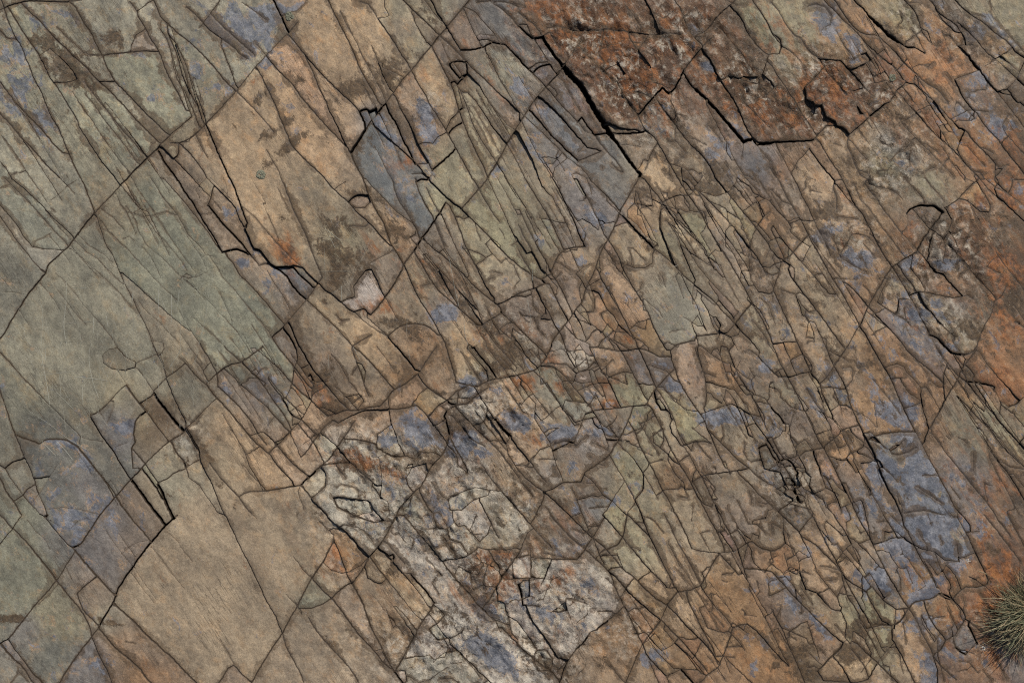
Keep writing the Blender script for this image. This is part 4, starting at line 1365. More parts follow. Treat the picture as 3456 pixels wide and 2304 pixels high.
HAIR = '''1100,260,24,4,60,150 1160,330,20,3,60,160 1220,480,24,4,60,160 1300,470,16,3,60,100 1010,600,26,6,55,110 1050,650,30,6,57,120 1090,740,40,7,55,90 1190,810,40,6,52,60 1560,500,20,4,56,120 1620,540,26,6,58,150 1680,420,20,3,55,120 1290,520,24,4,60,80 1060,180,20,3,58,100 420,170,20,3,72,160 460,230,14,3,72,160 330,420,60,4,60,160 600,830,40,7,58,120 520,880,30,4,57,120 1330,640,20,3,62,100 1480,530,14,3,64,110 1960,60,40,4,58,140 2060,170,50,4,58,160 2150,280,40,4,57,180 2000,320,24,3,57,160 1880,600,24,3,57,160 2250,950,40,7,56,180 2300,1020,30,6,56,140 1760,420,20,3,60,100 1600,1480,40,7,52,120 1480,1420,30,3,52,120 1650,1400,30,4,50,110 1700,1280,40,3,60,160 1540,1300,40,3,60,160 980,1450,50,3,52,200 240,1150,40,3,60,140 2000,1450,20,4,62,100 1840,1120,20,3,60,90 2200,1330,60,4,60,140 1380,950,20,3,58,80 1200,930,24,3,56,90 1120,960,24,3,54,120 1900,950,24,3,60,140 1700,950,24,3,58,140 80,330,60,4,57,200 230,300,60,3,55,200 150,560,40,3,50,140 640,500,30,3,62,120 860,240,24,3,62,120'''

SHATTER = '''1550,800,150,250,-20,27,-0.28 1800,850,140,260,-20,27,-0.28 1980,1150,150,200,-20,28,-0.26 1650,1250,160,140,0,30,-0.25 1250,720,120,120,0,26,-0.24 1680,480,130,120,0,26,-0.24 2150,850,80,180,-20,28,-0.24 1950,1420,160,90,0,28,-0.24 1350,950,90,90,0,26,-0.24 2200,250,90,160,0,28,-0.24 860,1110,120,90,20,40,1.45 1010,1250,150,80,25,44,1.45 1150,1340,130,90,20,44,1.45 1300,1370,100,90,0,50,1.4 1080,1480,160,70,0,46,1.45 1240,1510,80,50,0,44,1.4 1100,940,60,60,20,36,1.4
1380,130,110,90,40,42,1.45 1500,190,110,80,40,42,1.45 1560,60,110,50,0,42,1.45 1720,200,110,60,30,42,1.45 1860,230,110,50,20,42,1.45 1820,1110,60,60,0,24,1.6 2060,380,50,70,50,40,1.4 2190,560,50,80,50,38,1.4'''
CROSS = '''1850,750,450,450,10 2050,1250,280,300,6 1550,1350,300,200,30 1250,700,200,200,16 1350,950,150,120,16 650,950,200,120,16 2150,200,180,200,24 1850,1300,150,150,16'''

SMOOTH = '''280,1130,330,260,-15,1 430,640,200,160,0,.7 150,700,160,200,0,.8 520,1330,230,230,0,.9 800,1430,140,130,0,.7 1560,700,70,110,60,1 1180,480,90,110,60,.6 160,1180,170,120,0,.6 920,400,50,110,60,.8 600,380,80,140,60,.4 1200,110,40,80,50,.7 300,900,200,160,0,.8'''

# ------------------------------------------------------------------ survey of the cracks
XC = [(0, 900), (900, 1750), (1750, 2600), (2600, 3456)]
YC = [(0, 600), (600, 1168), (1168, 1736), (1736, 2304)]
X0 = [0, 850, 1700, 2556]
Y0 = [0, 568, 1136, 1704]
KS = 900 / 2352.0

def clip_poly(pts, xa, xb, ya, yb):
    """pieces of a polyline inside a rectangle"""
    out, cur = [], []
    for a, b in zip(pts[:-1], pts[1:]):
        dx, dy = b[0] - a[0], b[1] - a[1]
        t0, t1 = 0.0, 1.0
        ok = True
        for p, q in ((-dx, a[0] - xa), (dx, xb - a[0]), (-dy, a[1] - ya), (dy, yb - a[1])):
            if p == 0:
                if q < 0: ok = False
            else:
                r = q / p
                if p < 0: t0 = max(t0, r)
                else: t1 = min(t1, r)
        if not ok or t0 >= t1:
            if len(cur) > 1: out.append(cur)
            cur = []
            continue
        s = (a[0] + dx * t0, a[1] + dy * t0)
        e = (a[0] + dx * t1, a[1] + dy * t1)
        if not cur or abs(cur[-1][0] - s[0]) + abs(cur[-1][1] - s[1]) > 1e-6:
            if len(cur) > 1: out.append(cur)
            cur = [s]
        cur.append(e)
        if t1 < 1:
            out.append(cur)
            cur = []
    if len(cur) > 1: out.append(cur)
    return out

cracks, scratches = [], []       # [class, [points]]
for ox, oy, txt in TILES:
    i, j = X0.index(ox), Y0.index(oy)
    for line in txt.strip().split('\n'):
        f = line.split()
        k = int(f[0])
        pts = [tuple(float(v) for v in p.split(',')) for p in f[1:]]
        pts = [(ox + (0 if x <= 3 else x) * KS, oy + (0 if y <= 3 else y) * KS) for x, y in pts]
        pts = [(W if x > W - 3 else x, H if y > H - 3 else y) for x, y in pts]
        xa, xb = XC[i]; ya, yb = YC[j]
        for piece in clip_poly(pts, xa, xb, ya, yb):
            if k == 0:
                scratches.append(piece)
            elif sum(math.dist(p, q) for p, q in zip(piece[:-1], piece[1:])) > 12:
                cracks.append([0 if k == 9 else k, [list(p) for p in piece]])      # 9: hairline

# join the ends that meet on the seams of the survey sheets
ends = []
for ci, (k, p) in enumerate(cracks):
    for e in (0, -1):
        x, y = p[e]
        for sx in (900, 1750, 2600):
            if abs(x - sx) < 0.5: ends.append((ci, e, 'x', sx, x, y))
        for sy in (600, 1168, 1736):
            if abs(y - sy) < 0.5: ends.append((ci, e, 'y', sy, x, y))
def inward(ci, e):
    p = cracks[ci][1]
    return (p[1], p[0]) if e == 0 else (p[-2], p[-1])
usedE = set()
cand = []
for a in range(len(ends)):
    for b in range(a + 1, len(ends)):
        A, B = ends[a], ends[b]
        if A[2] != B[2] or A[3] != B[3] or A[0] == B[0]: continue
        d = math.hypot(A[4] - B[4], A[5] - B[5])
        if d > 16: continue
        ax = 0 if A[2] == 'x' else 1
        sa = inward(A[0], A[1])[0][ax] - A[3]
        sb = inward(B[0], B[1])[0][ax] - B[3]
        if sa * sb > 0: continue
        cand.append((d, a, b))
for d, a, b in sorted(cand):
    if a in usedE or b in usedE: continue
    usedE.add(a); usedE.add(b)
    A, B = ends[a], ends[b]
    m = [(A[4] + B[4]) / 2, (A[5] + B[5]) / 2]
    cracks[A[0]][1][A[1]] = list(m)
    cracks[B[0]][1][B[1]] = list(m)

# swarms of hair-fine cleavage cracks (class 0): x,y,spread,count,angle,length
for t in HAIR.split():
    x, y, sp, n, an, L = (float(v) for v in t.split(','))
    x *= W / 2352; y *= W / 2352; sp *= W / 2352; L *= W / 2352
    for _ in range(int(n)):
        a = math.radians(an + random.gauss(0, 2.2))
        l = L * random.uniform(.4, 1.3)
        off = random.uniform(-1, 1) * sp; al = random.gauss(0, L * .35)
        cx = x + al * math.cos(a) - off * math.sin(a); cy = y + al * math.sin(a) + off * math.cos(a)
        n_ = 5; bend = random.uniform(-3, 3)
        P = [[cx + (i / n_ - .5) * l * math.cos(a) - bend * math.sin(i / n_ * 3.14) * math.sin(a), cy + (i / n_ - .5) * l * math.sin(a) + bend * math.sin(i / n_ * 3.14) * math.cos(a)] for i in range(n_ + 1)]
        for c in clip_poly(P, 3, W - 3, 3, H - 3):
            cracks.append([0, [list(p) for p in c]])

# shattered zones: small cells between irregular fractures (x,y,rx,ry,spacing,share kept,class)
def circum(a, b, c):
    d = 2 * (a[0] * (b[1] - c[1]) + b[0] * (c[1] - a[1]) + c[0] * (a[1] - b[1]))
    if abs(d) < 1e-6: return None
    a2, b2, c2 = (q[0] ** 2 + q[1] ** 2 for q in (a, b, c))
    return ((a2 * (b[1] - c[1]) + b2 * (c[1] - a[1]) + c2 * (a[1] - b[1])) / d, (a2 * (c[0] - b[0]) + b2 * (a[0] - c[0]) + c2 * (b[0] - a[0])) / d)
for t in SHATTER.split():
    x, y, rx, ry, an, spc, keepf = (float(v) for v in t.split(','))
    kcl = 1
    if keepf > 1: keepf -= 1; kcl = 0
    stretch = 1.0
    if keepf < 0: keepf = -keepf; stretch = 2.3
    x, y, rx, ry, spc = (v * W / 2352 for v in (x, y, rx, ry, spc))
    an = math.radians(an)
    P = []
    for _ in range(int(rx * ry * 3.14 / spc ** 2 * 14)):
        r, a = math.sqrt(random.random()), random.uniform(0, 2 * math.pi)
        u, v = r * rx * math.cos(a), r * ry * math.sin(a)
        p = (x + u * math.cos(an) - v * math.sin(an), y + u * math.sin(an) + v * math.cos(an))
        if all((p[0] - q[0]) ** 2 + (p[1] - q[1]) ** 2 > (spc * .72) ** 2 for q in P): P.append(p)
    if stretch > 1:          # blocks drawn out along the joints
        ja_, ca_, sa_ = math.radians(58), math.cos(math.radians(58)), math.sin(math.radians(58))
        def st_(q):
            dx, dy = q[0] - x, q[1] - y
            u, v = (dx * ca_ + dy * sa_) * stretch, (-dx * sa_ + dy * ca_)
            return (x + u * ca_ - v * sa_, y + u * sa_ + v * ca_)
    else:
        def st_(q): return q
    vv_, _, ff_, _, _, _ = delaunay_2d_cdt([Vector(p) for p in P], [], [], 0, 0.01, True)
    em = {}
    for f in ff_:
        cc = circum(*(vv_[i] for i in f))
        for i in range(3):
            em.setdefault(tuple(sorted((f[i], f[(i + 1) % 3]))), []).append(cc)
    for cs in em.values():
        if len(cs) == 2 and cs[0] and cs[1] and random.random() < keepf:
            if math.dist(*cs) > spc * 2 or math.dist(*cs) < 4: continue
            a_, b_ = st_(cs[0]), st_(cs[1])
            m_ = [(a_[0] + b_[0]) / 2 + random.uniform(-3, 3), (a_[1] + b_[1]) / 2 + random.uniform(-3, 3)]
            for c in clip_poly([a_, m_, b_], 3, W - 3, 3, H - 3):
                cracks.append([kcl, [list(p) for p in c]])
# short cross joints between the long ones
for t in CROSS.split():
    x, y, rx, ry, n = (float(v) for v in t.split(','))
    for _ in range(int(n)):
        cx = random.uniform(x - rx, x + rx) * W / 2352; cy = random.uniform(y - ry, y + ry) * W / 2352
        a = math.radians(random.choice((-32, -32, 8)) + random.gauss(0, 14)); l = random.uniform(28, 70)
        P = [[cx + (i / 4 - .5) * l * math.cos(a) + random.uniform(-2, 2), cy + (i / 4 - .5) * l * math.sin(a) + random.uniform(-2, 2)] for i in range(5)]
        for c in clip_poly(P, 3, W - 3, 3, H - 3): cracks.append([1, [list(p) for p in c]])

# carry the cracks on beyond the frame
M = 560.0
for k, p in cracks:
    for e in (0, -1):
        x, y = p[e]
        if x < 1 or x > W - 1 or y < 1 or y > H - 1:
            q = p[min(3, len(p) - 1)] if e == 0 else p[max(-4, -len(p))]
            dx, dy = x - q[0], y - q[1]
            L = math.hypot(dx, dy) or 1
            outw = max(-dx if x < 1 else 0, dx if x > W - 1 else 0, -dy if y < 1 else 0, dy if y > H - 1 else 0)
            if outw < .3 * L: continue
            n = (x + dx / L * 1100 , y + dy / L * 1100)
            for c in clip_poly([(x, y), n], -M, W + M, -M, H + M)[:1]:
                a, b = c
                nseg = 6
                ext = [[a[0] + (b[0] - a[0]) * t / nseg + random.uniform(-9, 9) * (t < nseg), a[1] + (b[1] - a[1]) * t / nseg + random.uniform(-9, 9) * (t < nseg)] for t in range(1, nseg + 1)]
                if e == 0:
                    p[:0] = ext[::-1]
                else:
                    p.extend(ext)

# natural line: smooth through the surveyed points, then a slight tremble
def smooth_line(p, step, angular=False):
    P = np.array(p)
    if len(P) > 2:
        out = []
        Q = np.vstack([2 * P[0] - P[1], P, 2 * P[-1] - P[-2]])
        for i in range(1, len(Q) - 2):
            p0, p1, p2, p3 = Q[i - 1:i + 3]
            n = max(1, int(np.linalg.norm(p2 - p1) / step))
            v1, v2 = p1 - p0, p3 - p2
            u = p2 - p1
            sharp = (np.dot(v1, u) < 0.86 * np.linalg.norm(v1) * np.linalg.norm(u) + 1e-9) or (np.dot(v2, u) < 0.86 * np.linalg.norm(v2) * np.linalg.norm(u) + 1e-9)
            for t in np.arange(n) / n:
                if sharp or angular:
                    out.append(p1 + u * t)
                else:
                    out.append(0.5 * (2 * p1 + (p2 - p0) * t + (2 * p0 - 5 * p1 + 4 * p2 - p3) * t * t + (3 * p1 - p0 - 3 * p2 + p3) * t ** 3))
        out.append(P[-1])
        return np.array(out)
    n = max(1, int(np.linalg.norm(P[1] - P[0]) / step))
    return P[0] + (P[1] - P[0]) * (np.arange(n + 1) / n)[:, None]

STEP = 7.0
lines = []
for k, p in cracks:
    q = smooth_line(p, STEP, k < 2)
    for i in range(1, len(q) - 1):
        x, y = q[i]
        q[i, 0] += 1.2 * mnoise.noise((x * .03, y * .03, 3.1)) + 1.3 * mnoise.noise((x * .13, y * .13, 8.1)) + random.uniform(-.8, .8)
        q[i, 1] += 1.2 * mnoise.noise((x * .03, y * .03, 9.7)) + 1.3 * mnoise.noise((x * .13, y * .13, 1.9)) + random.uniform(-.8, .8)
    lines.append((k, q))
# snap loose ends onto the nearest other crack
kd = kdtree.KDTree(sum(len(q) for k, q in lines))
own = []
c = 0
for li, (k, q) in enumerate(lines):
    for i, v in enumerate(q):
        kd.insert((v[0], v[1], 0), c); own.append((li, i)); c += 1
kd.balance()
for li, (k, q) in enumerate(lines):
    for e in (0, len(q) - 1):
        best = None
        for co, idx, d in kd.find_range((q[e][0], q[e][1], 0), 17 if k else 3):
            l2, i2 = own[idx]
            if l2 == li and abs(i2 - e) < 6: continue
            if best is None or d < best[0]: best = (d, l2, i2)
        if best and best[0] > 0.01:
            q[e] = lines[best[1]][1][best[2]]
log('lines', len(lines), sum(len(q) for k, q in lines))

# ------------------------------------------------------------------ point set
GAP = {0: 0.15, 1: 0.4, 2: 0.8, 3: 2.2, 4: 4.6, 5: 8.0}         # half opening, plan units
RING = {0: 1.8, 1: 2.6, 2: 3.4, 3: 5.0, 4: 8.5, 5: 12.0}
BEV = {0: 0.3, 1: 0.7, 2: 1.2, 3: 1.6, 4: 2.0, 5: 2.2}
verts, edges, eclass = [], [], []
for k, q in lines:
    s = len(verts)
    verts.extend((float(a), float(b)) for a, b in q)
    for i in range(len(q) - 1):
        edges.append((s + i, s + i + 1)); eclass.append(k + 1)
box = [(-M, -M), (W + M, -M), (W + M, H + M), (-M, H + M)]
s = len(verts)
B = []
for a, b in zip(box, box[1:] + box[:1]):
    n = 60
    B += [(a[0] + (b[0] - a[0]) * t / n, a[1] + (b[1] - a[1]) * t / n) for t in range(n)]
verts += B
for i in range(len(B)):
    edges.append((s + i, s + (i + 1) % len(B))); eclass.append(3)
dense = []
for k, q in lines:
    for a, b in zip(q[:-1], q[1:]):
        L = math.hypot(*(b - a)); n = max(1, int(L / 3))
        for t in range(n):
            v = a + (b - a) * t / n
            dense.append((v[0], v[1], k))
kd = kdtree.KDTree(len(dense))
for i, v in enumerate(dense): kd.insert((v[0], v[1], 0), i)
kd.balance()
log('dense', len(dense))
pts = []
for k, q in lines:
    r = RING[k]
    for i in range(1, len(q) - 1, 1):
        t = q[i + 1] - q[i - 1]
        L = math.hypot(*t) or 1
        n = np.array([-t[1], t[0]]) / L
        for sgn in (-1, 1):
            v = q[i] + n * r * sgn
            co, idx, d = kd.find((v[0], v[1], 0))
            if d > 0.75 * RING[dense[idx][2]]:
                pts.append((v[0], v[1]))
nring = len(pts)
G = 6.6
gx, gy = np.meshgrid(np.arange(0, W + G, G), np.arange(0, H + G, G))
gx = gx + (np.arange(gx.shape[0])[:, None] % 2) * G / 2
gp = np.stack([gx.ravel(), gy.ravel()], 1) + rng.uniform(-1.6, 1.6, (gx.size, 2))
G2 = 26.0
hx, hy = np.meshgrid(np.arange(-M + 8, W + M - 4, G2), np.arange(-M + 8, H + M - 4, G2))
hp = np.stack([hx.ravel(), hy.ravel()], 1)
hp = hp[(hp[:, 0] < -12) | (hp[:, 0] > W + 12) | (hp[:, 1] < -12) | (hp[:, 1] > H + 12)]
for x, y in np.vstack([gp, hp]):
    co, idx, d = kd.find((x, y, 0))
    if d > RING[dense[idx][2]] + 3.0:
        pts.append((x, y))
log('points', len(verts), nring, len(pts))
allv = [Vector(v) for v in verts] + [Vector(v) for v in pts]
ov, oe, of, _, oeid, _ = delaunay_2d_cdt(allv, edges, [], 1 if False else 0, 0.05, True)
log('cdt', len(ov), len(of))

# ------------------------------------------------------------------ triangles -> plates
V = np.array([(v.x, v.y) for v in ov])
F = np.array([f for f in of if len(f) == 3], dtype=np.int64)
a, b, c = V[F[:, 0]], V[F[:, 1]], V[F[:, 2]]
area = 0.5 * ((b[:, 0] - a[:, 0]) * (c[:, 1] - a[:, 1]) - (b[:, 1] - a[:, 1]) * (c[:, 0] - a[:, 0]))
F[area < 0] = F[area < 0][:, ::-1]
area = np.abs(area)
cen = V[F].mean(1)
keep = (area > 1e-4) & (cen[:, 0] > -M) & (cen[:, 0] < W + M) & (cen[:, 1] > -M) & (cen[:, 1] < H + M)
F, area, cen = F[keep], area[keep], cen[keep]
NV, NF = len(V), len(F)
ecl = {}
for e, ids in zip(oe, oeid):
    if ids:
        k = max(eclass[i] for i in ids if i < len(eclass)) if any(i < len(eclass) for i in ids) else 0
        if k: ecl[(min(e), max(e))] = k          # stored as class + 1
he = np.concatenate([F[:, [0, 1]], F[:, [1, 2]], F[:, [2, 0]]])
hf = np.concatenate([np.arange(NF)] * 3)
hk = np.minimum(he[:, 0], he[:, 1]) * NV + np.maximum(he[:, 0], he[:, 1])
order = np.argsort(hk, kind='stable')
ks, fs = hk[order], hf[order]
pair = np.nonzero(ks[1:] == ks[:-1])[0]
pf0, pf1, pk = fs[pair], fs[pair + 1], ks[pair]
ck = np.array([k[0] * NV + k[1] for k in ecl], dtype=np.int64)
cv = np.array(list(ecl.values()))
so = np.argsort(ck); ck, cv = ck[so], cv[so]
def ecls(keys):
    i = np.clip(np.searchsorted(ck, keys), 0, len(ck) - 1)
    return np.where(ck[i] == keys, cv[i], 0)
pc = ecls(pk)
def components(open_mask):
    lab = np.arange(NF)
    A, Bq = pf0[open_mask], pf1[open_mask]
    while True:
        m = np.minimum(lab[A], lab[Bq])
        new = lab.copy()
        np.minimum.at(new, lab[A], m); np.minimum.at(new, lab[Bq], m)
        np.minimum.at(new, A, m); np.minimum.at(new, Bq, m)
        while True:
            n2 = new[new]
            if (n2 == new).all(): break
            new = n2
        if (new == lab).all(): return lab
        lab = new
lab = components(pc == 0)
# slivers join the neighbour they share most of their edge with
for _ in range(6):
    ids, inv = np.unique(lab, return_inverse=True)
    ar = np.bincount(inv, area)
    small = ar < 170
    la, lb = inv[pf0], inv[pf1]
    diff = la != lb
    el = np.linalg.norm(V[pk[diff] // NV] - V[pk[diff] % NV], axis=1) / (1 + 2 * (pc[diff] > 3))
    tot = {}
    for x, y, l in zip(la[diff], lb[diff], el):
        tot[(x, y)] = tot.get((x, y), 0) + l
    best = {}
    for (x, y), l in tot.items():
        for p, q in ((x, y), (y, x)):
            if small[p] and (p not in best or l > best[p][0]): best[p] = (l, q)
    if not best: break
    par = np.arange(len(ids))
    for p, (l, q) in best.items():
        r = q
        while par[r] != r: r = par[r]
        if r != p: par[p] = r
    while (par[par] != par).any(): par = par[par]
    lab = ids[par[inv]]
ids, lab = np.unique(lab, return_inverse=True)
NP = len(ids)
ar = np.bincount(lab, area)
inside = (cen[:, 0] > 0) & (cen[:, 0] < W) & (cen[:, 1] > 0) & (cen[:, 1] < H)
arv = np.bincount(lab, area * inside, minlength=NP)
pcx = np.bincount(lab, cen[:, 0] * area) / ar
pcy = np.bincount(lab, cen[:, 1] * area) / ar
log('plates', NP, 'visible', (arv > 0).sum(), '300th area', np.sort(arv)[-300] if NP > 300 else 0)

# ------------------------------------------------------------------ fields
OV = W / 2352.0
sx, sy, sc = [], [], []
for k, txt in SEEDS.items():
    col = [(c / 255) for c in PAL[k]]
    col = [c / 12.92 if c < .04045 else ((c + .055) / 1.055) ** 2.4 for c in col]
    for t in txt.split():
        x, y = t.split(',')
        sx.append(float(x) * OV); sy.append(float(y) * OV); sc.append(col)
sx, sy, sc = np.array(sx), np.array(sy), np.array(sc)
ktri = kdtree.KDTree(NF)
for i in range(NF): ktri.insert((cen[i, 0], cen[i, 1], 0), i)
ktri.balance()
def plate_at(x, y):
    return lab[ktri.find((x, y, 0))[1]]
splate = np.array([plate_at(x, y) for x, y in zip(sx, sy)])
lift = np.zeros(NP); ln = np.zeros(NP)
for t in LIFT.split():
    x, y, h = (float(q) for q in t.split(','))
    p = plate_at(x * OV, y * OV)
    lift[p] += h; ln[p] += 1
lift = np.where(ln > 0, lift / np.maximum(ln, 1), 0) + rng.normal(0, 0.55, NP) + (rng.random(NP) < .2) * rng.normal(0, 1.3, NP) * np.minimum(1, np.sqrt(ar / 6000))
tiltx = rng.normal(0, 1, NP); tilty = rng.normal(0, 1, NP)
tscale = np.minimum(0.030, 1.7 / np.sqrt(ar))           # mm per plan unit
jit = 1 + rng.normal(0, 0.045, (NP, 1)) + rng.normal(0, 0.014, (NP, 3))
jit = np.where((ar < 6000)[:, None], 1 + (jit - 1) * 1.9, jit)

def ellipses(txt, P):
    out = np.zeros(len(P)); grow = 1.05 if txt is BLUE else 1.0
    for t in txt.replace('\n', ' ').split():
        x, y, rx, ry, an, s = (float(q) for q in t.split(','))
        if s == 0 or rx == 0: continue
        x *= OV; y *= OV; rx *= OV * grow; ry *= OV * grow
        an = math.radians(an)
        dx, dy = P[:, 0] - x, P[:, 1] - y
        m = (np.abs(dx) < 2.2 * max(rx, ry)) & (np.abs(dy) < 2.2 * max(rx, ry))
        u = (dx[m] * math.cos(an) + dy[m] * math.sin(an)) / rx
        v = (-dx[m] * math.sin(an) + dy[m] * math.cos(an)) / ry
        out[m] = np.maximum(out[m], s * np.exp(-(u * u + v * v) * 0.9))
    return out
Pc = np.clip(V, [0, 0], [W, H])
VB, VR, VD, VQ = (ellipses(t, Pc) for t in (BLUE, RUST, DIRT, ROUGH))
VSM = ellipses(SMOOTH, Pc)
log('fields')
CW = {0: 0.28, 1: 0.62, 2: 1.2, 3: 1.5, 4: 1.8, 5: 1.8}
oncrack = np.zeros(NV, bool); vcl = np.zeros(NV, int)
for key, k in zip(ck, cv):
    for q in (key // NV, key % NV):
        oncrack[q] = True
        if k > vcl[q]: vcl[q] = k
VS = np.zeros(NV); VDI = np.zeros(NV)
for i in range(NV):
    if not oncrack[i]:
        best = 99.0; bd = 99.0
        for co, idx, d in kd.find_n((V[i, 0], V[i, 1], 0), 4):
            r = d / CW[dense[idx][2]]
            if r < best: best = r
            if d < bd: bd = d
        VS[i] = best; VDI[i] = bd
# relief of the rock face itself (mm)
VZ = np.zeros(NV)
ca, sa = math.cos(math.radians(57)), math.sin(math.radians(57))
for i in range(NV):
    x, y = V[i]
    u, v = (x * ca + y * sa), (-x * sa + y * ca)         # u runs along the joints
    z = 1.6 * mnoise.noise((u * .0022, v * .0035, 5.0)) + 0.55 * mnoise.noise((u * .009, v * .017, 2.0))
    n = mnoise.noise((u * .006, v * .013, 7.7)) + 0.5 * mnoise.noise((u * .02, v * .035, 4.4)) + .25 * mnoise.noise((x * .06, y * .06, 4.9))
    t = n * 3.2
    fl = math.floor(t); fr = t - fl
    z += 0.65 * (fl + min(1.0, max(0.0, (fr - .42) / .16)))   # thin flakes of the bedding
    q = VQ[i]
    if q > .03:
        r1 = mnoise.noise((u * .010, v * .017, 1.0)); r2 = mnoise.noise((u * .03 + 9, v * .045, 1.0)); r3 = mnoise.noise((x * .085, y * .085, 6.0))
        z += q * (9.0 * (.55 - 2.3 * abs(r1)) + 5.5 * (.5 - 2.2 * abs(r2)) + 2.6 * r3 + 1.6 * (fl + min(1.0, max(0.0, (fr - .4) / .2))))
    VZ[i] = z
log('relief')
# tone of the stone: smooth survey plus the step from plate to plate
VT = np.zeros((NV, 3))
def tone(P, plate, boost):
    out = np.zeros((len(P), 3))
    for s in range(0, len(P), 20000):
        p = P[s:s + 20000]
        d2 = (p[:, 0:1] - sx) ** 2 + (p[:, 1:2] - sy) ** 2
        w = 1 / (d2 + 30.0 ** 2) ** 1.6
        if boost: w = w * np.where(splate[None, :] == plate[s:s + 20000, None], 6.0, 1.0)
        out[s:s + 20000] = (w @ sc) / w.sum(1)[:, None]
    return out
pt = tone(np.stack([np.clip(pcx, 0, W), np.clip(pcy, 0, H)], 1), np.arange(NP), True)

# ------------------------------------------------------------------ (plate, vertex) corners
fl_ = lab[:, None] * NV + F                       # key of each corner
uk, ui = np.unique(fl_.ravel(), return_inverse=True)
ui = ui.reshape(F.shape)
up, uv = uk // NV, uk % NV
NU = len(uk)
# boundary half edges of every plate
rev = np.zeros(len(he), bool)
first = np.full(len(he), -1)
hl = lab[hf]
srt = order
other = np.full(len(he), -1)
other[srt[pair]] = srt[pair + 1]; other[srt[pair + 1]] = srt[pair]
bnd = (other < 0) | (hl[np.maximum(other, 0)] != hl)
bcls = np.maximum(ecls(hk), 2)
bi = np.nonzero(bnd)[0]
bkeyA = np.searchsorted(uk, hl[bi] * NV + he[bi, 0])
bkeyB = np.searchsorted(uk, hl[bi] * NV + he[bi, 1])
ev = V[he[bi, 1]] - V[he[bi, 0]]
en = np.stack([-ev[:, 1], ev[:, 0]], 1) / (np.linalg.norm(ev, axis=1)[:, None] + 1e-9)   # inward (triangles wind one way)
NS = np.zeros((NU, 2)); UCL = np.zeros(NU, int); UNB = np.zeros(NU)
for kk in (bkeyA, bkeyB):
    np.add.at(NS, kk, en)
    np.maximum.at(UCL, kk, bcls[bi])
    np.add.at(UNB, kk, 1)
isb = UCL > 0
nl = np.linalg.norm(NS, axis=1)
gap = np.array([0] + [GAP[k] for k in range(0, 6)])[UCL]
gap = gap * (0.75 + 0.5 * rng.random(NU))
cosh = np.clip(nl / np.maximum(UNB, 1), 0.55, 1)
OFF = np.where(isb[:, None], NS / np.maximum(nl, 1e-6)[:, None] * (gap / cosh)[:, None], 0)
UP = V[uv] + OFF
bev = np.array([0] + [BEV[k] for k in range(0, 6)])
groove = np.array([0, 0.35, 0.8, 1.6, 4.4, 9, 12])
UZ = VZ[uv] + lift[up] + tscale[up] * (tiltx[up] * (V[uv, 0] - pcx[up]) + tilty[up] * (V[uv, 1] - pcy[up])).clip(-250, 250)
UZ -= 0.5 * np.exp(-VDI[uv] / 9.0)
UZ -= np.where(isb, bev[UCL] * .6, np.where(oncrack[uv], groove[np.where(isb, 0, vcl[uv])], 0))
UT = 0.76 * tone(Pc[uv], up, True) + 0.24 * pt[up]
UT = UT * jit[up]
US = np.where(oncrack[uv], 0, VS[uv])
Ust = np.stack([VB[uv], VR[uv], VD[uv]], 1) * rng.uniform([.35, .6, .7], [1.4, 1.35, 1.25], (NP, 3))[up]
log('corners', NU)

ZTOP = 0.0
def to_world(p, z):
    return np.stack([(p[:, 0] - W / 2) * U, (H / 2 - p[:, 1]) * U, z * 0.001], 1)
XYZ = to_world(UP, UZ)
DEPTH = -0.05
order_f = np.argsort(lab, kind='stable')
fstart = np.searchsorted(lab[order_f], np.arange(NP + 1))
border = np.argsort(hl[bi], kind='stable')
bstart = np.searchsorted(hl[bi][border], np.arange(NP + 1))

def make_mesh(name, plates, origin):
    fi = np.concatenate([order_f[fstart[p]:fstart[p + 1]] for p in plates])
    bb = np.concatenate([border[bstart[p]:bstart[p + 1]] for p in plates])
    tri = ui[fi][:, ::-1]                            # plan y points down: turn the winding over
    used, inv = np.unique(tri.ravel(), return_inverse=True)
    tri = inv.reshape(-1, 3)
    n = len(used)
    A, Bk = bkeyA[bb], bkeyB[bb]
    ub, bin_ = np.unique(np.concatenate([A, Bk]), return_inverse=True)
    m = len(ub)
    ia, ib = bin_[:len(A)], bin_[len(A):]
    top = XYZ[ub]; bot = XYZ[ub].copy(); bot[:, 2] = DEPTH
    co = np.concatenate([XYZ[used], top, bot]) - origin
    quads = np.stack([n + ia, n + ib, n + m + ib, n + m + ia], 1)
    me = bpy.data.meshes.new(name)
    me.vertices.add(len(co)); me.vertices.foreach_set('co', co.astype(np.float32).ravel())
    nt, nq = len(tri), len(quads)
    me.loops.add(nt * 3 + nq * 4)
    me.loops.foreach_set('vertex_index', np.concatenate([tri.ravel(), quads.ravel()]).astype(np.int32))
    me.polygons.add(nt + nq)
    me.polygons.foreach_set('loop_start', np.concatenate([np.arange(nt) * 3, nt * 3 + np.arange(nq) * 4]).astype(np.int32))
    me.polygons.foreach_set('use_smooth', np.ones(nt + nq, bool))
    src = np.concatenate([used, ub, ub])
    def att(nm, typ, dat, field):
        at = me.attributes.new(nm, typ, 'POINT')
        at.data.foreach_set(field, dat.astype(np.float32).ravel())
    rgba = np.ones((len(src), 4)); rgba[:, :3] = UT[src]
    att('tone', 'FLOAT_COLOR', rgba, 'color')
    att('stain', 'FLOAT_VECTOR', Ust[src], 'vector')
    att('seam', 'FLOAT', US[src], 'value')
    att('crumple', 'FLOAT', np.where(VQ > .05, VQ, -VSM)[uv[src]], 'value')
    me.update(calc_edges=True)
    me.validate()
    return me

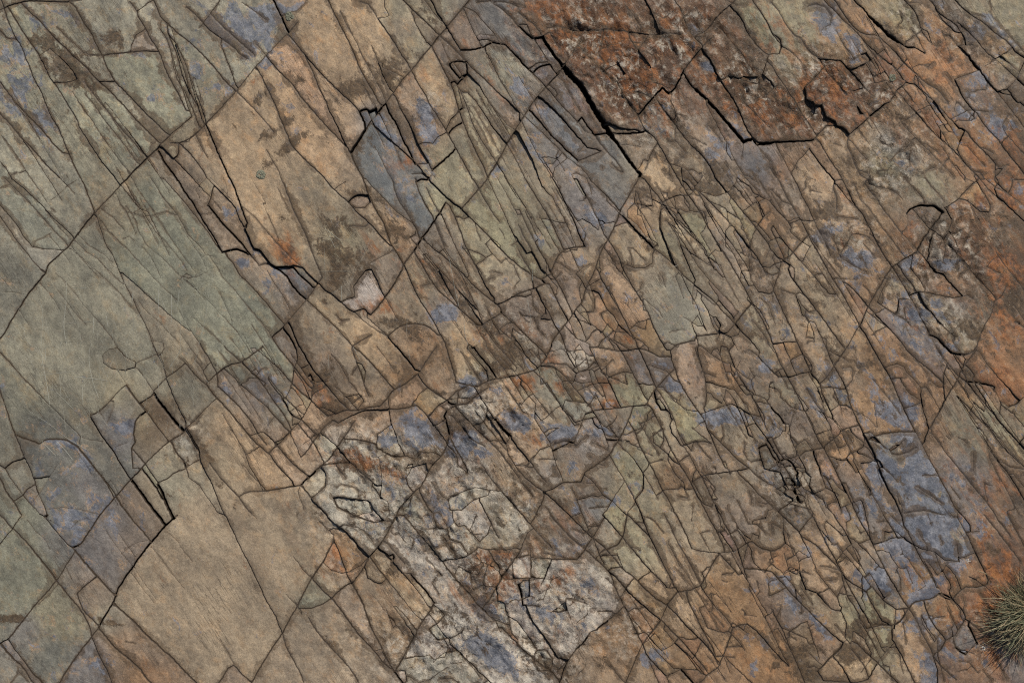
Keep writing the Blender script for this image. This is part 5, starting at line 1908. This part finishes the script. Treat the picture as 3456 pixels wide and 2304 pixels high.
# ------------------------------------------------------------------ node helpers and materials
def new_mat(name):
    m = bpy.data.materials.new(name); m.use_nodes = True
    return m, m.node_tree, m.node_tree.nodes['Principled BSDF']
class NT:
    def __init__(s, t): s.t = t
    def n(s, typ, **kw):
        x = s.t.nodes.new(typ)
        for k, v in kw.items(): setattr(x, k, v)
        return x
    def put(s, sock, v):
        if isinstance(v, bpy.types.NodeSocket): s.t.links.new(v, sock)
        elif isinstance(v, (tuple, list)) and len(v) == 3 and sock.type == 'RGBA': sock.default_value = (*v, 1)
        else: sock.default_value = v
    def math(s, op, a, b=0.0, c=0.0, clamp=False):
        x = s.n('ShaderNodeMath', operation=op, use_clamp=clamp)
        s.put(x.inputs[0], a); s.put(x.inputs[1], b); s.put(x.inputs[2], c)
        return x.outputs[0]
    def noise(s, vec, scale, detail=4, rough=.55, dist=0.0):
        x = s.n('ShaderNodeTexNoise')
        s.put(x.inputs['Vector'], vec); x.inputs['Scale'].default_value = scale
        x.inputs['Detail'].default_value = detail; x.inputs['Roughness'].default_value = rough
        x.inputs['Distortion'].default_value = dist
        return x.outputs['Fac']
    def map(s, vec, loc=(0, 0, 0), rot=0, sc=(1, 1, 1)):
        x = s.n('ShaderNodeMapping')
        s.put(x.inputs[0], vec); x.inputs[1].default_value = loc; x.inputs[2].default_value = (0, 0, rot); x.inputs[3].default_value = sc
        return x.outputs[0]
    def step(s, v, lo, hi, a=0.0, b=1.0):
        x = s.n('ShaderNodeMapRange', interpolation_type='SMOOTHSTEP')
        s.put(x.inputs[0], v)
        for i, q in zip((1, 2, 3, 4), (lo, hi, a, b)): s.put(x.inputs[i], q)
        return x.outputs[0]
    def mix(s, f, a, b, mode='MIX'):
        x = s.n('ShaderNodeMix', data_type='RGBA', blend_type=mode)
        s.put(x.inputs['Factor'], f); s.put(x.inputs[6], a); s.put(x.inputs[7], b)
        return x.outputs[2]
def srgb(r, g, b):
    return tuple((c / 255 / 12.92 if c / 255 < .04045 else ((c / 255 + .055) / 1.055) ** 2.4) for c in (r, g, b))

def rock_material():
    m, t, bs = new_mat('weathered_slate')
    g = NT(t)
    pos = g.n('ShaderNodeNewGeometry').outputs['Position']
    along = g.map(pos, rot=math.radians(57), sc=(1, 1, 1))         # x axis down the joints
    tn = g.n('ShaderNodeAttribute', attribute_name='tone').outputs['Color']
    st = g.n('ShaderNodeAttribute', attribute_name='stain').outputs['Vector']
    sep = g.n('ShaderNodeSeparateXYZ'); g.put(sep.inputs[0], st)
    blue, rust, dirt = sep.outputs
    seam = g.n('ShaderNodeAttribute', attribute_name='seam').outputs['Fac']
    cr = g.n('ShaderNodeAttribute', attribute_name='crumple').outputs['Fac']
    smf = g.math('MAXIMUM', g.math('MULTIPLY', cr, -1.0), 0.0)
    smf = g.math('MINIMUM', smf, 1.0)
    rgh = g.math('SUBTRACT', 1.0, g.math('MULTIPLY', smf, .75))
    cr = g.math('MAXIMUM', cr, 0.0)
    dirt = g.math('SUBTRACT', dirt, g.math('MULTIPLY', smf, .35))
    st2 = g.map(along, sc=(.8, 1.15, 1))
    # large soft drifts of tone
    n1 = g.noise(st2, 7, 8, .66, .4)
    col = g.mix(g.step(n1, .32, .68), g.mix(1.0, tn, (.74, .73, .72), 'MULTIPLY'), g.mix(1.0, tn, (1.30, 1.27, 1.21), 'MULTIPLY'))
    # warm / cool mottling
    n2 = g.noise(g.map(st2, loc=(3, 1, 0)), 26, 12, .76, .3)
    col = g.mix(g.math('MULTIPLY', rgh, g.step(n2, .50, .64, 0, .75)), col, g.mix(1.0, col, (1.2, .99, .78), 'MULTIPLY'))
    col = g.mix(g.math('MULTIPLY', rgh, g.step(n2, .47, .36, 0, .75)), col, g.mix(1.0, col, (.82, .85, .90), 'MULTIPLY'))
    n2b = g.noise(g.map(st2, loc=(13, 1, 5)), 38, 10, .78, .2)
    col = g.mix(rgh, col, g.mix(g.step(n2b, .34, .66), (.68, .68, .69), (1.26, 1.25, 1.22)), 'MULTIPLY')
    # cream and pale broken faces where the rock is crumpled
    n3 = g.noise(g.map(st2, loc=(8, 2, 4)), 26, 10, .72, .8)
    n3b = g.noise(g.map(pos, loc=(1, 5, 4)), 70, 6, .7, .5)
    pale = g.math('MULTIPLY', g.step(g.math('ADD', g.math('MULTIPLY', n3, .65), g.math('MULTIPLY', n3b, .35)), .485, .56), g.math('MULTIPLY', cr, .95, clamp=True))
    col = g.mix(pale, col, g.mix(g.step(n3b, .4, .6), srgb(146, 128, 106), srgb(208, 198, 181)))
    dk = g.math('MULTIPLY', g.step(g.math('ADD', g.math('MULTIPLY', n3, .5), g.math('MULTIPLY', n3b, .5)), .48, .40), g.math('MULTIPLY', cr, .95, clamp=True))
    col = g.mix(dk, col, srgb(74, 54, 38))
    # rust
    n4 = g.noise(g.map(st2, loc=(-5, 3, 2)), 22, 12, .74, .5)
    rm = g.step(g.math('ADD', rust, g.math('MULTIPLY', g.math('SUBTRACT', n4, .5), 3.0)), .30, .74, 0, .88)
    rm = g.math('MULTIPLY', rm, g.math('SUBTRACT', 1.0, g.math('MULTIPLY', pale, .8)))
    n4b = g.noise(g.map(st2, loc=(2, 3, 9)), 50, 10, .75)
    rc = g.mix(g.step(n4b, .36, .62), srgb(62, 43, 30), srgb(158, 101, 58))
    col = g.mix(rm, col, rc)
    # iron-orange bands along the joints
    ns = g.noise(g.map(along, loc=(2, 5, 1), sc=(.5, 2.4, 1)), 15, 8, .66, .3)
    sm = g.math('MULTIPLY', g.step(ns, .50, .60), g.math('MULTIPLY', rust, 1.8, clamp=True))
    col = g.mix(g.math('MULTIPLY', sm, .72), col, g.mix(g.step(n4b, .38, .62), srgb(126, 78, 46), srgb(170, 116, 70)))
    # blue-grey mineral film, thin at its rims
    n5 = g.noise(g.map(st2, loc=(4, -7, 1)), 26, 15, .72, .5)
    bv = g.math('ADD', g.math('MULTIPLY', blue, 1.25), g.math('MULTIPLY', g.math('SUBTRACT', n5, .5), 3.8))
    bm = g.step(bv, .44, .68, 0, .92)
    n6 = g.noise(g.map(pos, loc=(4, -7, 8)), 30, 12, .75)
    bdark = g.mix(g.step(n6, .38, .64), srgb(74, 80, 92), srgb(102, 105, 115))
    blite = g.mix(g.step(n6, .38, .64), srgb(104, 108, 118), srgb(150, 150, 155))
    bc = g.mix(g.step(n2, .42, .58), bdark, blite)
    nb = g.noise(g.map(pos, loc=(9, -2, 8)), 95, 10, .82, .3)
    bm = g.math('MULTIPLY', bm, g.step(g.math('ADD', nb, g.math('MULTIPLY', blue, .10)), .40, .60, .35, 1.0))
    col = g.mix(bm, col, bc)
    rim = g.math('MULTIPLY', g.step(bv, .34, .50), g.step(bv, .70, .54))
    col = g.mix(g.math('MULTIPLY', rim, g.step(n6, .45, .6, 0, .6)), col, srgb(176, 142, 104))
    # dark lichen and dirt patches
    n7 = g.noise(g.map(st2, loc=(9, 7, 1)), 26, 15, .8, .35)
    dv = g.math('ADD', g.math('MULTIPLY', dirt, 1.05), g.math('MULTIPLY', g.math('SUBTRACT', n7, .5), 4.2))
    dm = g.step(dv, .40, .70, 0, .88)
    n8 = g.noise(pos, 110, 8, .76)
    dc = g.mix(g.step(n8, .35, .65), srgb(50, 40, 29), srgb(98, 78, 55))
    col = g.mix(dm, col, dc)
    # brown fringe that creeps out of the joints
    n9 = g.noise(g.map(pos, loc=(3, 9, 1)), 9, 6, .66)
    n10 = g.noise(g.map(pos, loc=(0, 4, 1)), 75, 10, .8, .4)
    wid = g.math('MULTIPLY', g.step(n9, .38, .68), 26.0)
    fr = g.math('SUBTRACT', g.math('ADD', wid, g.math('MULTIPLY', g.math('SUBTRACT', n10, .5), 30.0)), seam)
    fm = g.step(fr, -1.0, 5.0, 0, .72)
    fm = g.math('MULTIPLY', fm, rgh)
    col = g.mix(fm, col, g.mix(g.step(n8, .35, .65), srgb(64, 51, 37), srgb(100, 80, 58)))
    core = g.step(g.math('ADD', seam, g.math('MULTIPLY', g.math('SUBTRACT', n10, .5), 4.2)), 2.7, 0.7, 0, .88)
    col = g.mix(core, col, srgb(54, 43, 33))
    # hair-fine cleavage lines along the joints
    fine = g.map(along, sc=(2.2, 46, 1))
    n11 = g.noise(g.map(fine, loc=(0, 3, 2)), 3.0, 3, .5, .25)
    ridge = g.math('ABSOLUTE', g.math('SUBTRACT', n11, .5))
    n12 = g.noise(g.map(st2, loc=(7, 7, 3)), 6, 4, .5)
    lm = g.math('MULTIPLY', g.step(ridge, .016, .003), g.step(n12, .52, .64))
    col = g.mix(g.math('MULTIPLY', lm, .6), col, srgb(80, 64, 47))
    # small dark flecks
    n13 = g.noise(g.map(pos, loc=(6, 1, 8)), 130, 5, .7, .6)
    col = g.mix(g.step(n13, .66, .74, 0, .7), col, srgb(70, 56, 42))
    # mineral grain, and mica glints painted into the colour as pale specks
    gr = g.noise(pos, 420, 4, .85)
    col = g.mix(1.0, col, g.mix(g.step(gr, .26, .74), (.62, .62, .62), (1.38, 1.38, 1.38)), 'MULTIPLY')
    g2 = g.noise(g.map(pos, loc=(1, 1, 1)), 80, 8, .8)
    col = g.mix(1.0, col, g.mix(g.step(g2, .3, .7), (.80, .79, .78), (1.2, 1.2, 1.19)), 'MULTIPLY')
    gl = g.noise(g.map(pos, loc=(2, 8, 3)), 520, 2, .6)
    col = g.mix(g.step(gl, .66, .76, 0, .6), col, (.62, .61, .58))
    g.put(bs.inputs['Base Color'], col)
    g.put(bs.inputs['Roughness'], g.math('SUBTRACT', g.step(g2, .3, .7, .5, .72), g.math('ADD', g.math('MULTIPLY', bm, .08), g.math('MULTIPLY', cr, .14))))
    bs.inputs['Specular IOR Level'].default_value = .42
    # relief finer than the mesh
    hgt = g.math('ADD', g.math('MULTIPLY', g2, 1.3), g.math('MULTIPLY', gr, .4))
    f1 = g.noise(g.map(st2, loc=(1, 2, 3)), 34, 7, .62, .5)
    ter = g.math('ADD', g.math('MULTIPLY', f1, 7.0), 0)
    fr_ = g.math('FRACT', ter)
    stair = g.math('ADD', g.math('FLOOR', ter), g.step(fr_, .4, .6))
    hgt = g.math('ADD', hgt, g.math('MULTIPLY', stair, .34))
    rg = g.math('ABSOLUTE', g.math('SUBTRACT', n3b, .5))
    hgt = g.math('ADD', hgt, g.math('MULTIPLY', g.math('MULTIPLY', cr, rg), -16.0))
    hgt = g.math('ADD', hgt, g.math('MULTIPLY', lm, -.8))
    bp = g.n('ShaderNodeBump'); bp.inputs['Strength'].default_value = .8; bp.inputs['Distance'].default_value = .001
    g.put(bp.inputs['Height'], hgt)
    g.put(bs.inputs['Normal'], bp.outputs[0])
    return m
ROCK = rock_material()

def simple_mat(name, c1, c2, scale, rough=.85, bump=.5):
    m, t, bs = new_mat(name); g = NT(t)
    pos = g.n('ShaderNodeNewGeometry').outputs['Position']
    n = g.noise(pos, scale, 8, .65)
    g.put(bs.inputs['Base Color'], g.mix(g.step(n, .3, .7), c1, c2))
    bs.inputs['Roughness'].default_value = rough
    bp = g.n('ShaderNodeBump'); bp.inputs['Strength'].default_value = bump; bp.inputs['Distance'].default_value = .004
    g.put(bp.inputs['Height'], n); g.put(bs.inputs['Normal'], bp.outputs[0])
    return m
EARTH = simple_mat('dark_earth', srgb(66, 54, 41), srgb(98, 81, 61), 60)
GROUND = simple_mat('weathered_ground', srgb(96, 82, 64), srgb(140, 120, 92), 3)

# ------------------------------------------------------------------ the ground and its plates
def link_mesh(name, me, mat, parent=None, loc=(0, 0, 0), **props):
    o = bpy.data.objects.new(name, me); C.objects.link(o)
    o.location = loc
    if mat: me.materials.append(mat)
    if parent: o.parent = parent
    for k, v in props.items(): o[k] = v
    return o
hx_, hy_ = (W / 2 + M) * U, (H / 2 + M) * U
gv, gf = [], []
def gvert(x, y, z): gv.append((x, y, z)); return len(gv) - 1
R_ = 60
inn = [gvert(sx_ * (hx_ + .004), sy_ * (hy_ + .004), -.004) for sx_, sy_ in ((-1, -1), (1, -1), (1, 1), (-1, 1))]
out = [gvert(sx_ * R_, sy_ * R_, -.004) for sx_, sy_ in ((-1, -1), (1, -1), (1, 1), (-1, 1))]
low = [gvert(sx_ * (hx_ + .004), sy_ * (hy_ + .004), DEPTH + .004) for sx_, sy_ in ((-1, -1), (1, -1), (1, 1), (-1, 1))]
for i in range(4):
    j = (i + 1) % 4
    gf.append((inn[i], out[i], out[j], inn[j]))
    gf.append((low[i], inn[i], inn[j], low[j]))
gf.append(tuple(low))
gm = bpy.data.meshes.new('ground'); gm.from_pydata(gv, [], gf); gm.update()
gm.materials.append(GROUND); gm.materials.append(EARTH)
for p in gm.polygons:
    if p.index == len(gf) - 1 or p.index % 2 == 1: p.material_index = 1
ground = bpy.data.objects.new('ground', gm); C.objects.link(ground)
ground['kind'] = 'structure'

rank = np.argsort(-arv)
big = [p for p in rank[:300]]
rest = [p for p in range(NP) if p not in set(big)]
for p in big:
    o_ = np.array([(pcx[p] - W / 2) * U, (H / 2 - pcy[p]) * U, 0])
    link_mesh('rock_plate', make_mesh('rock_plate', [p], o_), ROCK, ground, tuple(o_))
link_mesh('small_rock_plates', make_mesh('small_rock_plates', rest, np.zeros(3)), ROCK, ground, kind='stuff')
# soil packed into the closed joints
jm = (bcls[bi] <= 3) & (other[bi] >= 0)
ja, jb = bkeyA[jm], bkeyB[jm]
pa, pb = V[uv[ja]], V[uv[jb]]
zv = np.full(NV, 1e9)
np.minimum.at(zv, uv[isb], UZ[isb])
cnt = len(ja)
eN = en[jm]
sgn_w = 3.2
z0, z1 = zv[uv[ja]] - 0.35, zv[uv[jb]] - 0.35
soil = np.concatenate([to_world(pa - eN * .4, z0), to_world(pb - eN * .4, z1), to_world(pb + eN * sgn_w, z1), to_world(pa + eN * sgn_w, z0)])
me = bpy.data.meshes.new('joint_soil')
me.from_pydata([tuple(v) for v in soil.tolist()], [], [(i + 3 * cnt, i + 2 * cnt, i + cnt, i) for i in range(cnt)])
me.update()
link_mesh('joint_soil', me, EARTH, ground, kind='stuff')
log('plates built')

# surface height anywhere on the pavement
def surf(x, y):
    co, idx, d = ktri.find((x, y, 0))
    f = ui[idx]
    return float(UZ[f].mean()) * 0.001
def wpos(x, y, dz=0.0):
    return Vector(((x - W / 2) * U, (H / 2 - y) * U, surf(x, y) + dz))

# ------------------------------------------------------------------ pale scratches on the slabs
def ribbon(bmv, bmf, P, w, thick):
    n = len(P)
    s0 = len(bmv)
    for i, p in enumerate(P):
        t = (P[min(i + 1, n - 1)] - P[max(i - 1, 0)]); t.z = 0
        t.normalize()
        s = Vector((-t.y, t.x, 0)) * (w * (1 if 0 < i < n - 1 else .3))
        bmv += [p + s + Vector((0, 0, -.0006)), p + Vector((0, 0, thick)), p - s + Vector((0, 0, -.0006))]
    for i in range(n - 1):
        a = s0 + 3 * i
        bmf += [(a, a + 1, a + 4, a + 3), (a + 1, a + 2, a + 5, a + 4)]
SCR = simple_mat('scratched_stone', srgb(146, 146, 134), srgb(176, 174, 162), 200, .8, .1)
sv, sf = [], []
for q in scratches:
    P = smooth_line(q, 6)
    ribbon(sv, sf, [wpos(x + 1.2 * mnoise.noise((x * .1, y * .1, 0)), y, .0003) for x, y in P],   .00062 * random.uniform(.6, 1.2), .0004)
for _ in range(170):       # the haze of fine ones on the large smooth slab
    x, y = random.gauss(330, 190), random.gauss(1130, 170)
    if x < 5 or y < 800: continue
    an = random.gauss(math.pi / 2, .35); L = random.uniform(20, 130); cu = random.uniform(-.3, .3)
    P = []
    for i in range(6):
        P.append((x, y)); x += math.cos(an) * L / 6; y += math.sin(an) * L / 6; an += cu / 6
    if min(p[0] for p in P) < 2: continue
    ribbon(sv, sf, [wpos(a, b, .0002) for a, b in P], .00034, .0003)
me = bpy.data.meshes.new('surface_scratches'); me.from_pydata(sv, [], sf); me.update()
link_mesh('surface_scratches', me, SCR, ground, kind='stuff')

# ------------------------------------------------------------------ grass tuft at the right edge
def leaf_mat(name, c1, c2):
    m, t, bs = new_mat(name); g = NT(t)
    a = g.n('ShaderNodeAttribute', attribute_name='shade').outputs['Fac']
    pos = g.n('ShaderNodeNewGeometry').outputs['Position']
    g.put(bs.inputs['Base Color'], g.mix(g.math('ADD', g.math('MULTIPLY', a, .8), g.math('MULTIPLY', g.noise(pos, 60), .3)), c1, c2))
    bs.inputs['Roughness'].default_value = .55
    return m
GREEN = leaf_mat('green_blade', srgb(88, 94, 72), srgb(150, 148, 116))
STRAW = leaf_mat('dry_blade', srgb(128, 112, 84), srgb(190, 172, 136))
TC = (3478.0, 2052.0)
base = wpos(3440, 2062, -.002); base.x = (TC[0] - W / 2) * U; base.z = -.004
tuft = bpy.data.objects.new('grass_tuft', None); C.objects.link(tuft); tuft.location = base
tuft['label'] = 'spiky grey-green and straw grass tuft growing from a joint at the right edge'
tuft['category'] = 'grass tuft'
def blades(n, lo, hi, straw):
    vv, ff, sh = [], [], []
    for _ in range(n):
        az = random.uniform(0, 2 * math.pi)
        el = math.radians(random.triangular(5, 85, 30))
        L = random.uniform(lo, hi) * (.8 + .28 * math.sin(az * 3 + 1) * math.sin(az * 5)) * random.choice((1, 1, 1, .6, 1.12))
        r0 = .022 * math.sqrt(random.random())
        a0 = random.uniform(0, 2 * math.pi)
        p = Vector((r0 * math.cos(a0), r0 * math.sin(a0), 0))
        w = random.uniform(.0007, .0013)
        seg = 6
        s0 = len(vv); shade = random.random()
        droop = math.radians(random.uniform(25, 75)); az2 = az + random.gauss(0, .6)
        for i in range(seg + 1):
            t = i / seg
            e = el - droop * t * t
            a = az + (az2 - az) * t
            d = Vector((math.cos(e) * math.cos(a), math.cos(e) * math.sin(a), math.sin(e)))
            sd_ = Vector((-math.sin(a), math.cos(a), 0)) * w * (1 - t ** 2.2 * .92)
            if p.z < .006 and i > 1: p.z = .006 + random.random() * .002
            up_ = Vector((0, 0, w * .5))
            vv += [p - sd_, p + up_, p + sd_]
            sh += [shade * (.6 + .4 * t)] * 3
            p = p + d * (L / seg)
        for i in range(seg):
            a = s0 + 3 * i
            ff += [(a, a + 1, a + 4, a + 3), (a + 1, a + 2, a + 5, a + 4)]
    me = bpy.data.meshes.new('blades'); me.from_pydata(vv, [], ff); me.update()
    at = me.attributes.new('shade', 'FLOAT', 'POINT'); at.data.foreach_set('value', sh)
    return me
link_mesh('green_blades', blades(1250, .07, .15, False), GREEN, tuft, kind='stuff')
link_mesh('dry_blades', blades(1500, .06, .145, True), STRAW, tuft, kind='stuff')
# one flowering stalk bowed over the rock
path = [(3420, 2030), (3360, 1960), (3315, 1930), (3290, 1920)]
q = smooth_line(path, 12)
P = [Vector(((x - W / 2) * U, (H / 2 - y) * U, .03 - .01 * i / len(q))) - base for i, (x, y) in enumerate(q)]
vv, ff = [], []
ribbon(vv, ff, P, .0005, .0006)
s0 = len(vv)
for k in range(14):
    p = P[-1] + (P[-2] - P[-1]).normalized() * .0016 * k
    sgn = 1 if k % 2 else -1
    t = (P[-1] - P[-2]).normalized(); sd_ = Vector((-t.y, t.x, .3)) * sgn * .0014
    a = len(vv)
    vv += [p, p + sd_ + t * .001, p + t * .004 + sd_ * .6, p + t * .002 + Vector((0, 0, .001))]
    ff += [(a, a + 1, a + 3), (a + 1, a + 2, a + 3), (a + 2, a, a + 3)]
me = bpy.data.meshes.new('seed_stalk'); me.from_pydata(vv, [], ff); me.update()
link_mesh('seed_stalk', me, STRAW, tuft)

# ------------------------------------------------------------------ lichen rosettes, white droppings
LICH = simple_mat('lichen', srgb(100, 102, 84), srgb(146, 144, 124), 260, .95, 1)
WHITE = simple_mat('chalky_white', srgb(196, 192, 180), srgb(226, 222, 212), 200, .9, .3)
def crust(name, x, y, r, h, mat, label, cat, n, lobes, stretch=1.0):
    vv, ff = [], []
    o = wpos(x, y)
    for k in range(n):
        a = random.uniform(0, 2 * math.pi); d = r * math.sqrt(random.random()) * .8
        cx, cy = d * math.cos(a), d * math.sin(a) * stretch
        rr = r * random.uniform(.14, .3)
        s0 = len(vv)
        zz = surf(x + cx / U, y - cy / U) - o.z
        vv.append(Vector((cx, cy, zz + h * random.uniform(.6, 1.3))))
        for i in range(lobes):
            b = 2 * math.pi * i / lobes
            q_ = rr * random.uniform(.65, 1.25)
            vv.append(Vector((cx + q_ * math.cos(b), cy + q_ * math.sin(b), zz + h * random.uniform(.2, .5))))
        for i in range(lobes):
            b = 2 * math.pi * i / lobes
            v = vv[s0 + 1 + i]
            vv.append(Vector((cx + (v.x - cx) * 1.05, cy + (v.y - cy) * 1.05, zz - .002)))
        for i in range(lobes):
            j = (i + 1) % lobes
            ff.append((s0, s0 + 1 + i, s0 + 1 + j))
            ff.append((s0 + 1 + i, s0 + 1 + lobes + i, s0 + 1 + lobes + j, s0 + 1 + j))
    me = bpy.data.meshes.new(name); me.from_pydata(vv, [], ff); me.update()
    for p in me.polygons: p.use_smooth = True
    ob = link_mesh(name, me, mat, None, tuple(o))
    ob['label'] = label; ob['category'] = cat
    return ob
crust('lichen_patch', 978, 57, .012, .0022, LICH, 'small grey-green lichen patch beside the open black joint at the upper left', 'lichen', 60, 7)
crust('lichen_patch', 3012, 262, .010, .0022, LICH, 'small crusty green lichen patch on the orange rock at the upper right', 'lichen', 45, 7)
crust('white_dropping', 3320, 2187, .006, .0012, WHITE, 'small chalky white spot on the rock left of the grass tuft', 'dropping', 16, 7)
crust('white_dropping', 3270, 1893, .0045, .001, WHITE, 'tiny white streak on the blue-grey rock above the grass tuft', 'dropping', 9, 6, 2.0)
crust('lichen_patch', 882, 590, .012, .0012, LICH, 'round grey-green lichen crust on the large tan slab', 'lichen', 70, 8)
log('done')
